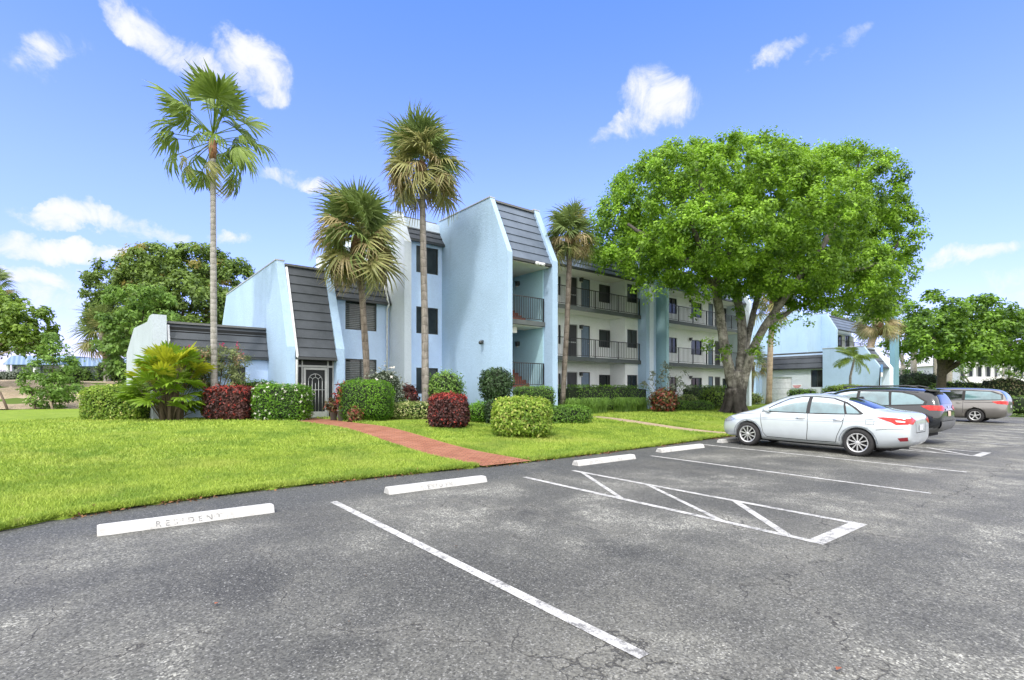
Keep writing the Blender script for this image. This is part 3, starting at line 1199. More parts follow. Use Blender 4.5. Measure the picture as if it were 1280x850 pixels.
# outer wing wall, leaning back at the rear, stepped up at the front
mb = MB()
pr = [(VG - 0.25, GB), (VG - 0.25, 3.4), (VG - 0.05, 4.66), (VG + 0.55, 4.66), (VG + 1.0, 4.46), (28.6, 4.46), (30.5, 3.42), (30.5, GB)]
n_ = len(pr)
sk = lambda v_: -0.55 * max(0, (v_ - VG)) / 5.85
vs = [(1.90 + sk(a), a, b) for a, b in pr] + [(2.36 + sk(a), a, b) for a, b in pr]
mb.add(vs, [tuple(range(n_ - 1, -1, -1)), tuple(range(n_, 2 * n_))] + [(i_, (i_ + 1) % n_, n_ + (i_ + 1) % n_, n_ + i_) for i_ in range(n_)])
mb.put('wing_wall', stucco('stucco_stub', (0.42, 0.475, 0.53), 0.6, 0.35), B)
downspout(B, [(2.44, VG + 0.25, 4.3), (2.44, VG - 0.22, 3.1), (2.44, VG - 0.10, 2.9), (2.44, VG - 0.10, 0.5)])

# ---- A2: two storey entry bay
VA = 21.8
profA = [(VA, GB), (VA, 3.45), (23.35, 7.18), (33.6, 7.18), (35.0, 5.4), (35.0, GB)]
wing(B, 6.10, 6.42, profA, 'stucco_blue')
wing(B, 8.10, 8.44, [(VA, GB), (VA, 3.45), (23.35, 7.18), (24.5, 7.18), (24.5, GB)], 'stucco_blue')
mansard(B, 6.425, 8.095, VA - 0.02, 3.05, 23.30, 6.98, 10)
mb = MB()
mb.box(6.425, 11.29, 23.75, 34.0, GB, 6.95)
mb.put('core_block', 'stucco_pale', B)
mb = MB()
mb.box(6.425, 8.095, VA + 0.45, 23.74, 2.96, 3.05)
mb.put('soffit', 'ceiling_white', B)
downspout(B, [(6.48, 23.2, 6.9), (6.48, VA - 0.09, 3.12), (6.48, VA - 0.02, 2.95), (6.48, VA + 0.05, 0.6)])
# screened entry: frame, two dark side screens, arched grille door
VS = VA + 0.32
sc_ = MB()
sc_.box(6.53, 8.09, VS + 0.03, VS + 0.045, 0.56, 2.95)
scr = sc_.put('entry_screen', 'screen', B)
fr = MB()
UD0, UD1 = u_on(379, VS), u_on(408.5, VS)
for a in (6.53, UD0 - 0.07, UD1 + 0.02, 8.04):
    fr.box(a, a + 0.05, VS - 0.02, VS + 0.028, 0.56, 2.95)
fr.box(6.53, 8.09, VS - 0.025, VS + 0.03, 2.66, 2.74)
fr.box(6.58, 8.04, VS - 0.022, VS + 0.028, 0.52, 0.56)
put_child(fr, 'screen_frame', 'screen frame', scr)
dr = MB()
DZ0, DZ1 = 0.575, 2.64
dr.box(UD0, UD0 + 0.09, VS - 0.045, VS - 0.005, DZ0, DZ1)
dr.box(UD1 - 0.09, UD1, VS - 0.045, VS - 0.005, DZ0, DZ1)
dr.box(UD0 + 0.09, UD1 - 0.09, VS - 0.045, VS - 0.005, DZ1 - 0.09, DZ1)
dr.box(UD0 + 0.09, UD1 - 0.09, VS - 0.045, VS - 0.005, DZ0, DZ0 + 0.24)
door = dr.put('screen_door', 'screen frame', B)
gr = MB()
uc, half = (UD0 + UD1) / 2, (UD1 - UD0) / 2 - 0.09
ri, ro = half * 0.33, half * 0.72
zc = 1.98
for r_ in (ri, ro):
    gr.tube([(uc + r_ * math.cos(a), VS - 0.03, zc + 0.12 + r_ * math.sin(a)) for a in np.linspace(0, math.pi, 13)], 0.013, 6)
    for s_ in (-1, 1):
        gr.tube([(uc + s_ * r_, VS - 0.03, zc + 0.12), (uc + s_ * r_, VS - 0.03, DZ0 + 0.24)], 0.013, 6)
for a in (R(90), R(35), R(145)):
    gr.tube([(uc + ri * math.cos(a), VS - 0.03, zc + 0.12 + ri * math.sin(a)), (uc + ro * math.cos(a), VS - 0.03, zc + 0.12 + ro * math.sin(a))], 0.013, 6)
gr.tube([(uc, VS - 0.03, zc + 0.02), (uc, VS - 0.03, DZ0 + 0.24)], 0.011, 6)
gr.tube([(uc - half, VS - 0.03, 1.72), (uc + half, VS - 0.03, 1.72)], 0.014, 6)
put_child(gr, 'grille', 'screen frame', door)
hd = MB()
hd.box(UD0 + 0.02, UD0 + 0.06, VS - 0.09, VS - 0.047, 1.5, 1.66)
put_child(hd, 'handle', 'lamp metal', door)

# ---- C: two storey recessed bay
VC = 23.5
ua, ub = u_on(431.7, VC), u_on(470.9, VC)
mb = MB()
H1 = [(ua, ub, 4.52, 5.86), (ua, ub, 1.80, 3.17)]
wall_front(mb, 8.44, 11.3, GB, 5.95, VC, H1)
mb.put('front_wall', 'stucco_skylit', B)
for a, b, c_, d_ in H1:
    window(B, a, b, c_, d_, VC, blinds=1)
mansard(B, 8.445, 11.27, VC - 0.25, 5.90, VC + 0.35, 7.02, 4)
downspout(B, [(11.15, VC + 0.2, 6.95), (11.15, VC - 0.30, 5.80), (11.15, VC - 0.12, 5.6), (11.15, VC - 0.10, 0.5)])

# ---- D: three storey bay
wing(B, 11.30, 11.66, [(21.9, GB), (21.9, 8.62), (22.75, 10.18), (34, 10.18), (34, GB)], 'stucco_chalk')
VD = 22.35
ua, ub = u_on(520.3, VD), u_on(547.8, VD)
H1 = [(ua, ub, 7.38, 8.66), (ua, ub, 4.45, 5.74), (ua, ub, 1.55, 2.80)]
mb = MB()
wall_front(mb, 11.66, 13.58, GB, 8.95, VD, H1)
mb.put('front_wall', 'stucco_skylit', B)
for a, b, c_, d_ in H1:
    window(B, a, b, c_, d_, VD)
mansard(B, 11.665, 13.58, VD - 0.22, 8.86, VD + 0.55, 10.0, 4)
# rooftop vents seen above the mansard
mb = MB()
for k in range(5):
    mb.tube([(12.9 + k * 0.16, 25.2, 10.0), (12.9 + k * 0.16, 25.2, 10.42)], 0.035, 6)
mb.put('roof_vent', plain('vent clay', (0.32, 0.17, 0.12), 0.8), B)

# ---- cores behind the walls
mb = MB()
mb.box(11.67, 13.58, VD + 0.2, 34, GB, 9.95)
mb.box(16.48, 39.5, 22.0, 34, GB, 9.95)
mb.box(13.60, 16.47, 22.05, 34, GB, 9.94)
mb.put('core_block', 'stucco_pale', B)

# ---- E: stair tower
VT = 17.1
prT = lambda vb_: [(VT, GB), (VT, 7.52), (18.36, 10.12), (vb_, 10.12), (vb_, GB)]
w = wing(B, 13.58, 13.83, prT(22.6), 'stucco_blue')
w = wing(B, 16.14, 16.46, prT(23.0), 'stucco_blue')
mansard(B, 13.835, 16.135, VT + 0.10, 7.35, 18.42, 9.98, 7, 'mansard_sheen')
mb = MB()
mb.box(13.835, 16.135, VT + 0.2, 21.9, 7.22, 7.30)
mb.put('ceiling', 'ceiling_white', B)
mb = MB()
mb.box(13.835, 16.135, 18.5, 22.0, 9.8, 9.95)
mb.put('flat_roof', 'roof gravel', B)
mb = MB()
mb.box(13.835, 16.135, 21.9, 22.0, GB, 9.8)
mb.put('back_wall', 'stucco_teal', B)
mb = MB()
mb.box(16.10, 16.138, 17.7, 21.9, GB, 7.22)
mb.put('side_wall', 'stucco_teal', B)
for zt in (1.86, 4.80):
    mb = MB()
    mb.box(13.835, 16.10, VT + 0.45, 19.1, zt - 0.20, zt)
    s_ = mb.put('landing', 'slab edge', B)
    mb = MB()
    mb.box(13.835, 16.10, VT + 0.62, 19.0, zt - 0.24, zt - 0.203)
    mb.box(13.835, 14.9, VT + 1.0, 19.0, zt - 0.52, zt - 0.243)
    put_child(mb, 'beam', 'ceiling_white', s_)
    r_ = railing(s_, 13.835, 16.09, VT + 0.52, zt, 1.07, 0.13, 2)
for (z0, z1_) in ((1.86, 3.58), (4.80, 6.38)):
    mb = MB()
    n_ = 10
    for k in range(n_):
        va = 18.6 + k * 0.27
        za = z0 + (z1_ - z0) * (k + 1) / n_
        mb.box(14.95, 16.07, va, va + 0.27, za - 0.175, za)
    mb.put('stair_flight', 'red tile', B)
mb = MB()
for k in range(9):
    za = GB + 0.25 + k * 0.17
    mb.box(13.85, 14.9, 21.56 - k * 0.26, 21.82 - k * 0.26, za - 0.17, za)
mb.put('stair_flight', 'red tile', B)
wall_lamp(B, 16.10, 19.4, 6.85, 'u')
wall_lamp(B, 16.10, 19.4, 3.95, 'u')
# floodlights: pair under the mansard, one on the side wall
mb = MB()
for s_ in (-0.12, 0.12):
    mb.tube([(15.3 + s_, VT + 0.02, 7.28), (15.3 + s_ * 1.6, VT - 0.16, 7.20)], [0.045, 0.085], 10)
mb.box(15.16, 15.44, VT + 0.02, VT + 0.12, 7.22, 7.34)
mb.put('floodlight', 'trim white', B)
mb = MB()
vL = 18.9
mb.box(13.50, 13.58, vL - 0.08, vL + 0.08, 3.78, 3.92)
mb.tube([(13.52, vL, 3.86), (13.36, vL - 0.14, 3.80)], [0.05, 0.085], 10)
mb.put('floodlight', 'lamp metal', B)

# ---- F and H: balcony bays
VW = 21.72      # wall behind the balconies
VB_ = 20.3      # balcony edge
FL = (0.78, 3.58, 6.38)


def balcony_bay(u0, u1, wins, doors, lamps, part_u=None):
    holes = []
    for f_ in FL:
        for (xa, xb) in wins:
            holes.append((u_on(xa, VW), u_on(xb, VW), f_ + 0.82, f_ + 1.92))
        for (xa, xb, kind) in doors:
            holes.append((u_on(xa, VW), u_on(xb, VW), f_ + 0.01, f_ + 2.05))
    mb = MB()
    wall_front(mb, u0, u1, GB, 8.45, VW, holes, 0.1)
    mb.put('front_wall', 'stucco_white', B)
    for f_ in FL:
        for (xa, xb) in wins:
            window(B, u_on(xa, VW), u_on(xb, VW), f_ + 0.82, f_ + 1.92, VW)
        for (xa, xb, kind) in doors:
            a, b = u_on(xa, VW), u_on(xb, VW)
            d_ = MB()
            d_.box(a + 0.05, b - 0.05, VW + 0.05, VW + 0.09, f_ + 0.01, f_ + 2.0)
            if kind == 'blue':
                for q in (0.25, 1.1):
                    d_.box(a + 0.2, b - 0.2, VW + 0.038, VW + 0.05, f_ + q, f_ + q + 0.65)
            dd = d_.put('door', {'blue': 'door blue', 'dark': 'door dark'}[kind], B)
            fm = MB()
            fm.box(a, a + 0.05, VW + 0.02, VW + 0.1, f_ + 0.01, f_ + 2.05)
            fm.box(b - 0.05, b, VW + 0.02, VW + 0.1, f_ + 0.01, f_ + 2.05)
            fm.box(a + 0.05, b - 0.05, VW + 0.02, VW + 0.1, f_ + 2.0, f_ + 2.05)
            if kind == 'dark':
                fm.box(a + 0.05, b - 0.05, VW + 0.03, VW + 0.05, f_ + 0.95, f_ + 1.02)
            put_child(fm, 'door_frame', 'bronze frame' if kind == 'blue' else 'screen frame', dd)
            kn = MB()
            kn.lathe([(0.0, -0.05), (0.03, -0.045), (0.03, -0.02), (0.012, -0.01), (0.012, 0.0)], (b - 0.14, VW + 0.05, f_ + 0.98), 'y', 10)
            put_child(kn, 'handle', 'cap metal', dd)
        for xa in lamps:
            wall_lamp(B, u_on(xa, VW), VW, f_ + 1.93)
    for f_ in FL[1:]:
        mb = MB()
        mb.box(u0 + 0.02, u1 - 0.02, VB_ + 0.04, VW - 0.004, f_ - 0.20, f_)
        s_ = mb.put('balcony', 'ceiling_white', B)
        mb = MB()
        mb.box(u0 + 0.005, u1 - 0.005, VB_ - 0.02, VB_ + 0.037, f_ - 0.215, f_ + 0.015)
        put_child(mb, 'slab_edge', 'slab edge', s_)
        railing(s_, u0 + 0.02, u1 - 0.02, VB_ + 0.08, f_, 1.06, 0.155, max(4, int((u1 - u0) / 1.75) + 1))
    mb = MB()
    mb.box(u0 + 0.01, u1 - 0.01, VB_ + 0.05, VW + 0.3, 8.453, 8.55)
    mb.put('soffit', 'ceiling_white', B)
    mansard(B, u0 + 0.005, u1 - 0.005, VB_ - 0.10, 8.50, VB_ + 0.75, 10.0, 5, 'mansard_sheen')
    mb = MB()
    mb.box(u0, u1, VB_ + 0.85, 22.1, 9.75, 9.98)
    mb.put('flat_roof', 'roof gravel', B)
    mb = MB()
    mb.box(u0 + 0.01, u1 - 0.01, VB_ + 0.2, VW + 0.2, GB, FL[0])
    mb.put('floor_slab', 'slab edge', B)


balcony_bay(16.46, 26.70, [(698, 701.2), (748.8, 771)], [(708.5, 722, 'dark'), (726.5, 737.5, 'blue')], [725.0, 779.0])
VBO = 20.52
bo0 = u_on(781.5, VBO)
mb = MB()
hb = [(u_on(784, VBO), 26.66, f_ + 0.78, f_ + 1.9) for f_ in FL]
wall_front(mb, bo0, 26.70, GB, 8.45, VBO, hb, 0.1)
mb.add([(bo0, VBO, GB), (bo0, VW, GB), (bo0, VW, 8.45), (bo0, VBO, 8.45)], [(0, 1, 2, 3)])
mb.put('front_wall', 'stucco_white', B)
for a, b, c_, d_ in hb:
    window(B, a, b, c_, d_, VBO)
mb = MB()
mb.box(bo0 + 0.1, 26.69, VBO + 0.2, VW, GB, 8.4)
mb.put('core_block', 'dark void', B)

wing(B, 26.70, 27.70, [(19.9, GB), (19.9, 8.55), (20.75, 10.18), (23, 10.18), (23, GB)], 'stucco_blue')
mb = MB()
mb.box(27.0, 27.4, 19.86, 19.897, GB, 8.5)
mb.put('pilaster', 'stucco_pale', B)
mb = MB()
mb.box(27.70, 28.80, 21.8, 22.0, GB, 9.9)
mb.put('front_wall', 'stucco_teal', B)
mansard(B, 27.705, 28.795, 20.9, 8.6, 21.6, 10.0, 5, 'mansard_sheen')
wing(B, 28.80, 29.08, [(19.9, GB), (19.9, 8.55), (20.75, 10.18), (23, 10.18), (23, GB)], 'stucco_teal')
balcony_bay(29.08, 39.60, [(836.5, 846.2), (864, 877.4), (903.2, 912.5)], [(885.5, 891.5, 'blue'), (893.5, 900.5, 'dark')], [862.0])
wing(B, 39.60, 39.95, [(19.9, GB), (19.9, 8.55), (20.75, 10.18), (34, 10.18), (34, GB)], 'stucco_pale')

# ================================================================== second building, at right
B2 = thing('townhouse_block', 'pale blue block at right with a garage, stucco side walls and mansard roofs', 'building', (55, 20, 0.6))
UG = 49.0
mb = MB()
V0, V1 = 18.05, 23.4
gd = (20.75, 22.55, 0.45, 2.98)
gw = (18.12, 19.15, 2.05, 3.55)
wall_front(mb, V0, V1, 0.3, 3.75, UG, [gd, gw], 0.14)
swap(mb).put('front_wall', 'stucco_chalk', B2)
window(B2, gw[0], gw[1], gw[2], gw[3], UG, facing='u')
mb = MB()
mb.box(gd[0], gd[1], UG + 0.10, UG + 0.14, gd[2], gd[3])
swap(mb)
gdo = mb.put('garage_door', 'white door', B2)
mb = MB()
for k in range(1, 5):
    mb.box(gd[0] + 0.02, gd[1] - 0.02, UG + 0.092, UG + 0.10, gd[2] + k * 0.5 - 0.012, gd[2] + k * 0.5 + 0.012)
swap(mb)
put_child(mb, 'panel_joint', 'screen frame', gdo)
mansard(B2, V0 + 0.01, V1, UG - 0.22, 3.72, UG + 0.30, 5.05, 3, facing='u')
mb = MB()
mb.box(UG + 0.2, 57.0, 18.1, 23.4, 0.3, 5.0)
mb.put('core_block', 'stucco_skylit', B2)
mb = MB()
mb.box(UG - 0.35, UG + 0.4, 23.4, 23.8, 0.3, 5.0)
mb.put('wing_wall', 'stucco_skylit', B2)
# side wall with front profile
prR = [(13.9, 0.2), (13.9, 3.62), (15.0, 5.30), (18.04, 5.30), (18.04, 0.2)]
wing(B2, 48.55, 48.9, prR, 'stucco_blue')
mb = MB()
mb.box(48.9, 51.0, 15.2, 18.05, 0.3, 5.0)
mb.put('core_block', 'stucco_skylit', B2)
mansard(B2, 48.905, 50.9, 13.98, 3.62, 15.0, 5.10, 3)
wing(B2, 50.9, 51.9, prR, 'stucco_pale')
mb = MB()
mb.box(50.2, 50.7, 15.16, 15.195, 0.8, 2.9)
mb.put('door', 'door dark', B2)
wall_lamp(B2, 49.6, 15.2, 2.6)
mb = MB()
for k in range(2):
    mb.box(49.15, 49.5, 15.06, 15.195, 1.15 + 0.5 * k, 1.5 + 0.5 * k)
mb.put('mailbox', 'door blue', B2)
# three storey block behind
wing(B2, 58.7, 59.1, [(23.3, 0.2), (23.3, 8.8), (24.2, 10.3), (36, 10.3), (36, 0.2)], 'stucco_blue')
mb = MB()
mb.box(59.1, 62.6, 23.4, 36, 0.2, 10.0)
mb.put('core_block', 'stucco_blue', B2)
wing(B2, 62.6, 63.0, [(21.9, 0.2), (21.9, 8.4), (22.9, 10.2), (36, 10.2), (36, 0.2)], 'stucco_blue')
mansard(B2, 63.0, 73.0, 22.1, 8.5, 23.0, 10.0, 4, 'mansard_sheen')
mb = MB()
wall_front(mb, 63.0, 73.0, 0.2, 8.4, 23.6, [(65.0, 66.1, 6.4, 8.4), (67.2, 69.2, 6.6, 8.3), (70.2, 71.6, 6.4, 8.4)], 0.2)
mb.put('front_wall', 'stucco_white', B2)
for a, b, c_, d_ in [(65.0, 66.1, 6.4, 8.4), (67.2, 69.2, 6.6, 8.3), (70.2, 71.6, 6.4, 8.4)]:
    window(B2, a, b, c_, d_, 23.6)
mb = MB()
mb.box(63.0, 73.0, 23.85, 36, 0.2, 9.9)
mb.put('core_block', 'stucco_pale', B2)
mb = MB()
mb.box(63.02, 73.0, 22.25, 23.55, 6.15, 6.38)
s_ = mb.put('balcony', 'ceiling_white', B2)
railing(s_, 63.05, 73.0, 22.3, 6.38, 1.06, 0.2, 6)
# tall fin wall at its right edge
wing(B2, 63.6, 64.9, [(16.9, 0.2), (16.9, 9.0), (17.2, 9.6), (17.35, 9.6), (17.35, 0.2)], stucco('stucco_shaded', (0.17, 0.31, 0.40), 0.4, 0.2))  # darker stucco colour stands in for the shade on this wall

# small signs
o = thing('notice_sign', 'small white sign with red lines beside the white garage door', 'sign', (UG - 0.01, 20.3, 2.15))
mb = MB()
mb.box(-0.02, 0, -0.42, 0.42, -0.16, 0.16)
put('sign_panel', mb.mesh('sign_panel'), 'trim white', o, world=False)
mb = MB()
for k, (z0, hw) in enumerate([(0.05, 0.34), (-0.04, 0.30), (-0.11, 0.2)]):
    mb.box(-0.024, -0.021, -hw, hw, z0 - 0.025, z0 + 0.025)
put('sign_print', mb.mesh('sign_print'), plain('sign red', (0.55, 0.06, 0.05), 0.5), o, world=False)
o = thing('parking_sign', 'small blue sign on a leaning dark post by the right building', 'sign', (47.6, 13.72, g(47.6, 13.72)))
mb = MB()
mb.tube([(0, 0, 0), (0.10, -0.06, 2.2), (0.14, -0.1, 3.1)], 0.05, 8)
put('post', mb.mesh('post'), 'rail black', o, world=False)
mb = MB()
mb.box(-0.12, 0.36, -0.20, -0.17, 2.75, 3.35)
put('sign_panel', mb.mesh('sign_panel'), plain('sign blue', (0.10, 0.24, 0.50), 0.5), o, world=False)
mb = MB()
mb.box(-0.08, 0.32, -0.207, -0.203, 2.3 + 0.1, 2.72)
mb.box(-0.08, 0.32, -0.20, -0.17, 2.3 + 0.1, 2.72)
put('lower_panel', mb.mesh('lower_panel'), 'trim white', o, world=False)

# ================================================================== far buildings
t = NT('blue barrel tile')
p = t.coord('World')
w_ = t.n('ShaderNodeTexWave', wave_type='BANDS', bands_direction='X')
w_.inputs['Scale'].default_value = 0.55
t.link(p, w_.inputs['Vector'])
c = t.mix(w_.outputs['Fac'], (0.10, 0.17, 0.29), (0.19, 0.27, 0.40))
MATS['bluetile'] = t.done(t.bsdf(c, 0.6, 0, t.bump(w_.outputs['Fac'], 0.6, 0.1), 0.3))
plain('far wall', (0.40, 0.45, 0.52), 0.8)
plain('far glass', (0.05, 0.06, 0.075), 0.15)


def far_house(x0, x1, ytop, yeave, ybase, Z, label):
    a, b = at(x0, Z), at(x1, Z)
    c0 = Vector(((a[0] + b[0]) / 2, (a[1] + b[1]) / 2, 0))
    L = math.hypot(a[0] - b[0], a[1] - b[1])
    o = thing('low_house', label, 'house', (c0.x, c0.y, zh(ybase, Z)), 'low blue roofed houses beyond the bank')
    o.rotation_euler = (0, 0, -TH)
    he, ht = (ybase - yeave) / F_PX * Z, (ybase - ytop) / F_PX * Z
    mb = MB()
    mb.box(-L / 2, L / 2, 0.8, 9, -3.0, he)
    put('wall', mb.mesh('wall'), 'far wall', o, world=False)
    mb = MB()
    mb.prism_u([(-0.4, he - 0.1), (1.0, ht), (8.0, ht), (9.4, he - 0.1)], -L / 2 - 0.2, L / 2 + 0.2)
    put('roof', mb.mesh('roof'), 'bluetile', o, world=False)
    n_ = max(2, int(L / 3))
    for k in range(n_):
        x = -L / 2 + L * (k + 0.5) / n_
        mb = MB()
        mb.box(x - L / n_ * 0.42, x + L / n_ * 0.42, 0.72, 0.795, 0.3, he - 0.3)
        f = put('window', mb.mesh('window'), 'far glass', o, world=False)
    for k in range(n_ + 1):
        x = -L / 2 + L * k / n_
        mb = MB()
        mb.box(x - 0.16, x + 0.16, 0.1, 0.4, -2.5, he - 0.1)
        put('column', mb.mesh('column'), 'trim white', o, world=False)


far_house(92, 160, 447, 457, 474, 78, 'low house with a blue tiled roof left of the garage wing, behind the bank')
far_house(8, 76, 444, 455, 474, 76, 'low house with a blue tiled roof behind the small staked tree at far left')

t = NT('white rendered wall')
p = t.coord('World')
c = t.mix(t.rng(t.noise(p, 0.5, 4), 0.3, 0.7), (0.62, 0.63, 0.64), (0.76, 0.77, 0.78))
MATS['farwhite'] = t.done(t.bsdf(c, 0.8))
plain('pale roof', (0.50, 0.50, 0.50), 0.8)


def far_block(x0, x1, ytop, ybase, Z, floors, bays, label, gable=False):
    a, b = at(x0, Z), at(x1, Z)
    L = math.hypot(a[0] - b[0], a[1] - b[1])
    o = thing('white_building', label, 'building', ((a[0] + b[0]) / 2, (a[1] + b[1]) / 2, 0.3), 'far white buildings at right')
    o.rotation_euler = (0, 0, -TH)
    H_ = zh(ytop, Z) - 0.3
    mb = MB()
    mb.box(-L / 2, L / 2, 1.2, 12, 0, H_)
    put('wall', mb.mesh('wall'), 'farwhite', o, world=False)
    fh = H_ / floors
    for f_ in range(floors):
        mb = MB()
        mb.box(-L / 2, L / 2, -0.2, 1.195, f_ * fh + fh - 0.25, f_ * fh + fh)
        put('floor_slab', mb.mesh('floor_slab'), 'farwhite', o, world=False)
        mb = MB()
        mb.box(-L / 2, L / 2, -0.15, -0.05, f_ * fh + 0.0, f_ * fh + 0.9)
        put('parapet', mb.mesh('parapet'), 'farwhite', o, world=False)
        for k in range(bays):
            x = -L / 2 + L * (k + 0.5) / bays
            mb = MB()
            mb.box(x - L / bays * 0.34, x + L / bays * 0.34, 1.1, 1.195, f_ * fh + 0.35, f_ * fh + fh - 0.5)
            put('window', mb.mesh('window'), 'far glass', o, world=False)
    for k in range(bays + 1):
        x = -L / 2 + L * k / bays
        mb = MB()
        mb.box(x - 0.2, x + 0.2, -0.24, 0.0, 0, H_ - 0.02)
        put('column', mb.mesh('column'), 'farwhite', o, world=False)
    mb = MB()
    if gable:
        mb.prism_v([(-L / 2 - 0.6, H_ + 0.01), (L / 2 + 0.6, H_ + 0.01), (0, H_ + 2.6)], -0.8, 12)
    else:
        mb.prism_u([(-0.7, H_ + 0.01), (2.5, H_ + 1.3), (12, H_ + 1.3), (12, H_ + 0.01)], -L / 2 - 0.4, L / 2 + 0.4)
    put('roof', mb.mesh('roof'), 'pale roof', o, world=False)


far_block(1128, 1206, 462, 486, 112, 2, 6, 'low white building glimpsed between the right palm trunks and the spreading tree')
far_block(1206, 1250, 455, 486, 96, 2, 4, 'white building with a low gable behind the spreading tree', True)
far_block(1248, 1345, 456, 486, 110, 2, 6, 'white building at the far right edge behind the trees')
# ================================================================== VEGETATION
CR = np.array([CS, -SN, 0.0])      # a horizontal axis and its perpendicular, used for crowns
CF = np.array([SN, CS, 0.0])
leafmat('leaf_oak', (0.026, 0.075, 0.010), (0.33, 0.56, 0.045), 0.30)
leafmat('leaf_oak_right', (0.022, 0.062, 0.010), (0.21, 0.38, 0.035), 0.27)
leafmat('leaf_dark', (0.045, 0.085, 0.018), (0.22, 0.33, 0.06), 0.28, (0.26, 0.22, 0.05))
leafmat('leaf_mid', (0.055, 0.12, 0.02), (0.24, 0.40, 0.075), 0.3)
leafmat('leaf_light', (0.05, 0.11, 0.012), (0.23, 0.35, 0.045), 0.3, (0.40, 0.40, 0.10))
leafmat('leaf_hedge', (0.030, 0.080, 0.012), (0.17, 0.33, 0.035), 0.25)
leafmat('leaf_bright', (0.035, 0.10, 0.008), (0.17, 0.37, 0.02), 0.3)
leafmat('leaf_lime', (0.09, 0.18, 0.018), (0.34, 0.47, 0.06), 0.3, (0.48, 0.50, 0.14))
leafmat('leaf_deep', (0.010, 0.028, 0.010), (0.055, 0.115, 0.030), 0.15)
leafmat('leaf_varieg', (0.06, 0.12, 0.02), (0.30, 0.40, 0.10), 0.25, (0.60, 0.58, 0.28))
leafmat('leaf_red', (0.032, 0.014, 0.014), (0.12, 0.040, 0.034), 0.15, (0.30, 0.038, 0.028))
leafmat('leaf_croton', (0.03, 0.02, 0.012), (0.15, 0.14, 0.035), 0.2, (0.20, 0.045, 0.03))
leafmat('leaf_grey', (0.10, 0.13, 0.09), (0.27, 0.31, 0.24), 0.2)
leafmat('leaf_boug', (0.07, 0.10, 0.035), (0.32, 0.38, 0.15), 0.3, (0.42, 0.30, 0.20))
leafmat('petal_pink', (0.50, 0.03, 0.12), (0.65, 0.06, 0.16), 0.3)
leafmat('petal_white', (0.62, 0.60, 0.55), (0.80, 0.78, 0.72), 0.3)
leafmat('palm_green', (0.055, 0.095, 0.028), (0.24, 0.32, 0.095), 0.28)
leafmat('palm_olive', (0.10, 0.125, 0.035), (0.37, 0.36, 0.14), 0.25)
leafmat('palm_tan', (0.17, 0.14, 0.06), (0.44, 0.36, 0.19), 0.2)
leafmat('palm_fan', (0.055, 0.10, 0.018), (0.23, 0.32, 0.06), 0.25)
leafmat('palm_yellow', (0.16, 0.20, 0.012), (0.47, 0.50, 0.035), 0.4)
leafmat('palm_shrub_green', (0.06, 0.12, 0.01), (0.24, 0.38, 0.03), 0.35)
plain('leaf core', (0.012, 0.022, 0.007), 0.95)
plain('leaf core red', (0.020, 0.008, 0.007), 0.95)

t = NT('pale bark')
p = t.coord('World')
mp = t.n('ShaderNodeMapping')
mp.inputs['Scale'].default_value = (1, 1, 0.25)
t.link(p, mp.inputs['Vector'])
sp_ = t.n('ShaderNodeSeparateXYZ')
t.link(p, sp_.inputs[0])
c = t.mix(t.rng(t.noise(p, 3.2, 6, 0.7), 0.40, 0.58), (0.13, 0.12, 0.105), (0.36, 0.34, 0.31))
c = t.mix(t.math('MULTIPLY', t.rng(t.noise(mp.outputs[0], 5, 6, 0.75), 0.5, 0.66), 0.75), c, (0.05, 0.045, 0.04))
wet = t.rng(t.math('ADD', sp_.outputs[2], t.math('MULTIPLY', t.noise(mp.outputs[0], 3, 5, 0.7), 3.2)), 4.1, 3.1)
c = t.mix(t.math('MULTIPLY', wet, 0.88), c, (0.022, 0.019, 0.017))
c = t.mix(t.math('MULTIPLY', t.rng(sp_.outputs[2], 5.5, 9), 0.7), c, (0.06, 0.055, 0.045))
MATS['bark_oak'] = t.done(t.bsdf(c, 0.9, 0, t.bump(t.noise(mp.outputs[0], 14, 6, 0.7), 0.9, 0.05), 0.2))
plain('bark dark', (0.065, 0.052, 0.040), 0.9, var=0.4, scale=5, bump=0.8)
plain('bark pale', (0.40, 0.37, 0.32), 0.9, var=0.25, scale=5, bump=0.5)
plain('twig', (0.10, 0.075, 0.05), 0.9)
plain('plain wood', (0.33, 0.26, 0.19), 0.9, var=0.25)


def palm_bark(name, a, b, freq=9.0):
    t = NT(name)
    p = t.coord('World')
    s_ = t.n('ShaderNodeSeparateXYZ')
    t.link(p, s_.inputs[0])
    zz_ = t.math('ADD', t.math('MULTIPLY', s_.outputs[2], freq), t.math('MULTIPLY', t.noise(p, 4, 3), 2.2))
    ring = t.math('ABSOLUTE', t.math('SINE', zz_))
    mp = t.n('ShaderNodeMapping')
    mp.inputs['Scale'].default_value = (1, 1, 0.3)
    t.link(p, mp.inputs['Vector'])
    c = t.mix(t.rng(t.noise(mp.outputs[0], 7, 6, 0.7), 0.35, 0.65), a, b)
    c = t.mix(t.rng(ring, 0.22, 0.0, 0, 0.6), c, tuple(x * 0.4 for x in a))
    MATS[name] = t.done(t.bsdf(c, 0.9, 0, t.bump(t.math('ADD', ring, t.noise(p, 25, 4)), 0.5, 0.03), 0.2))


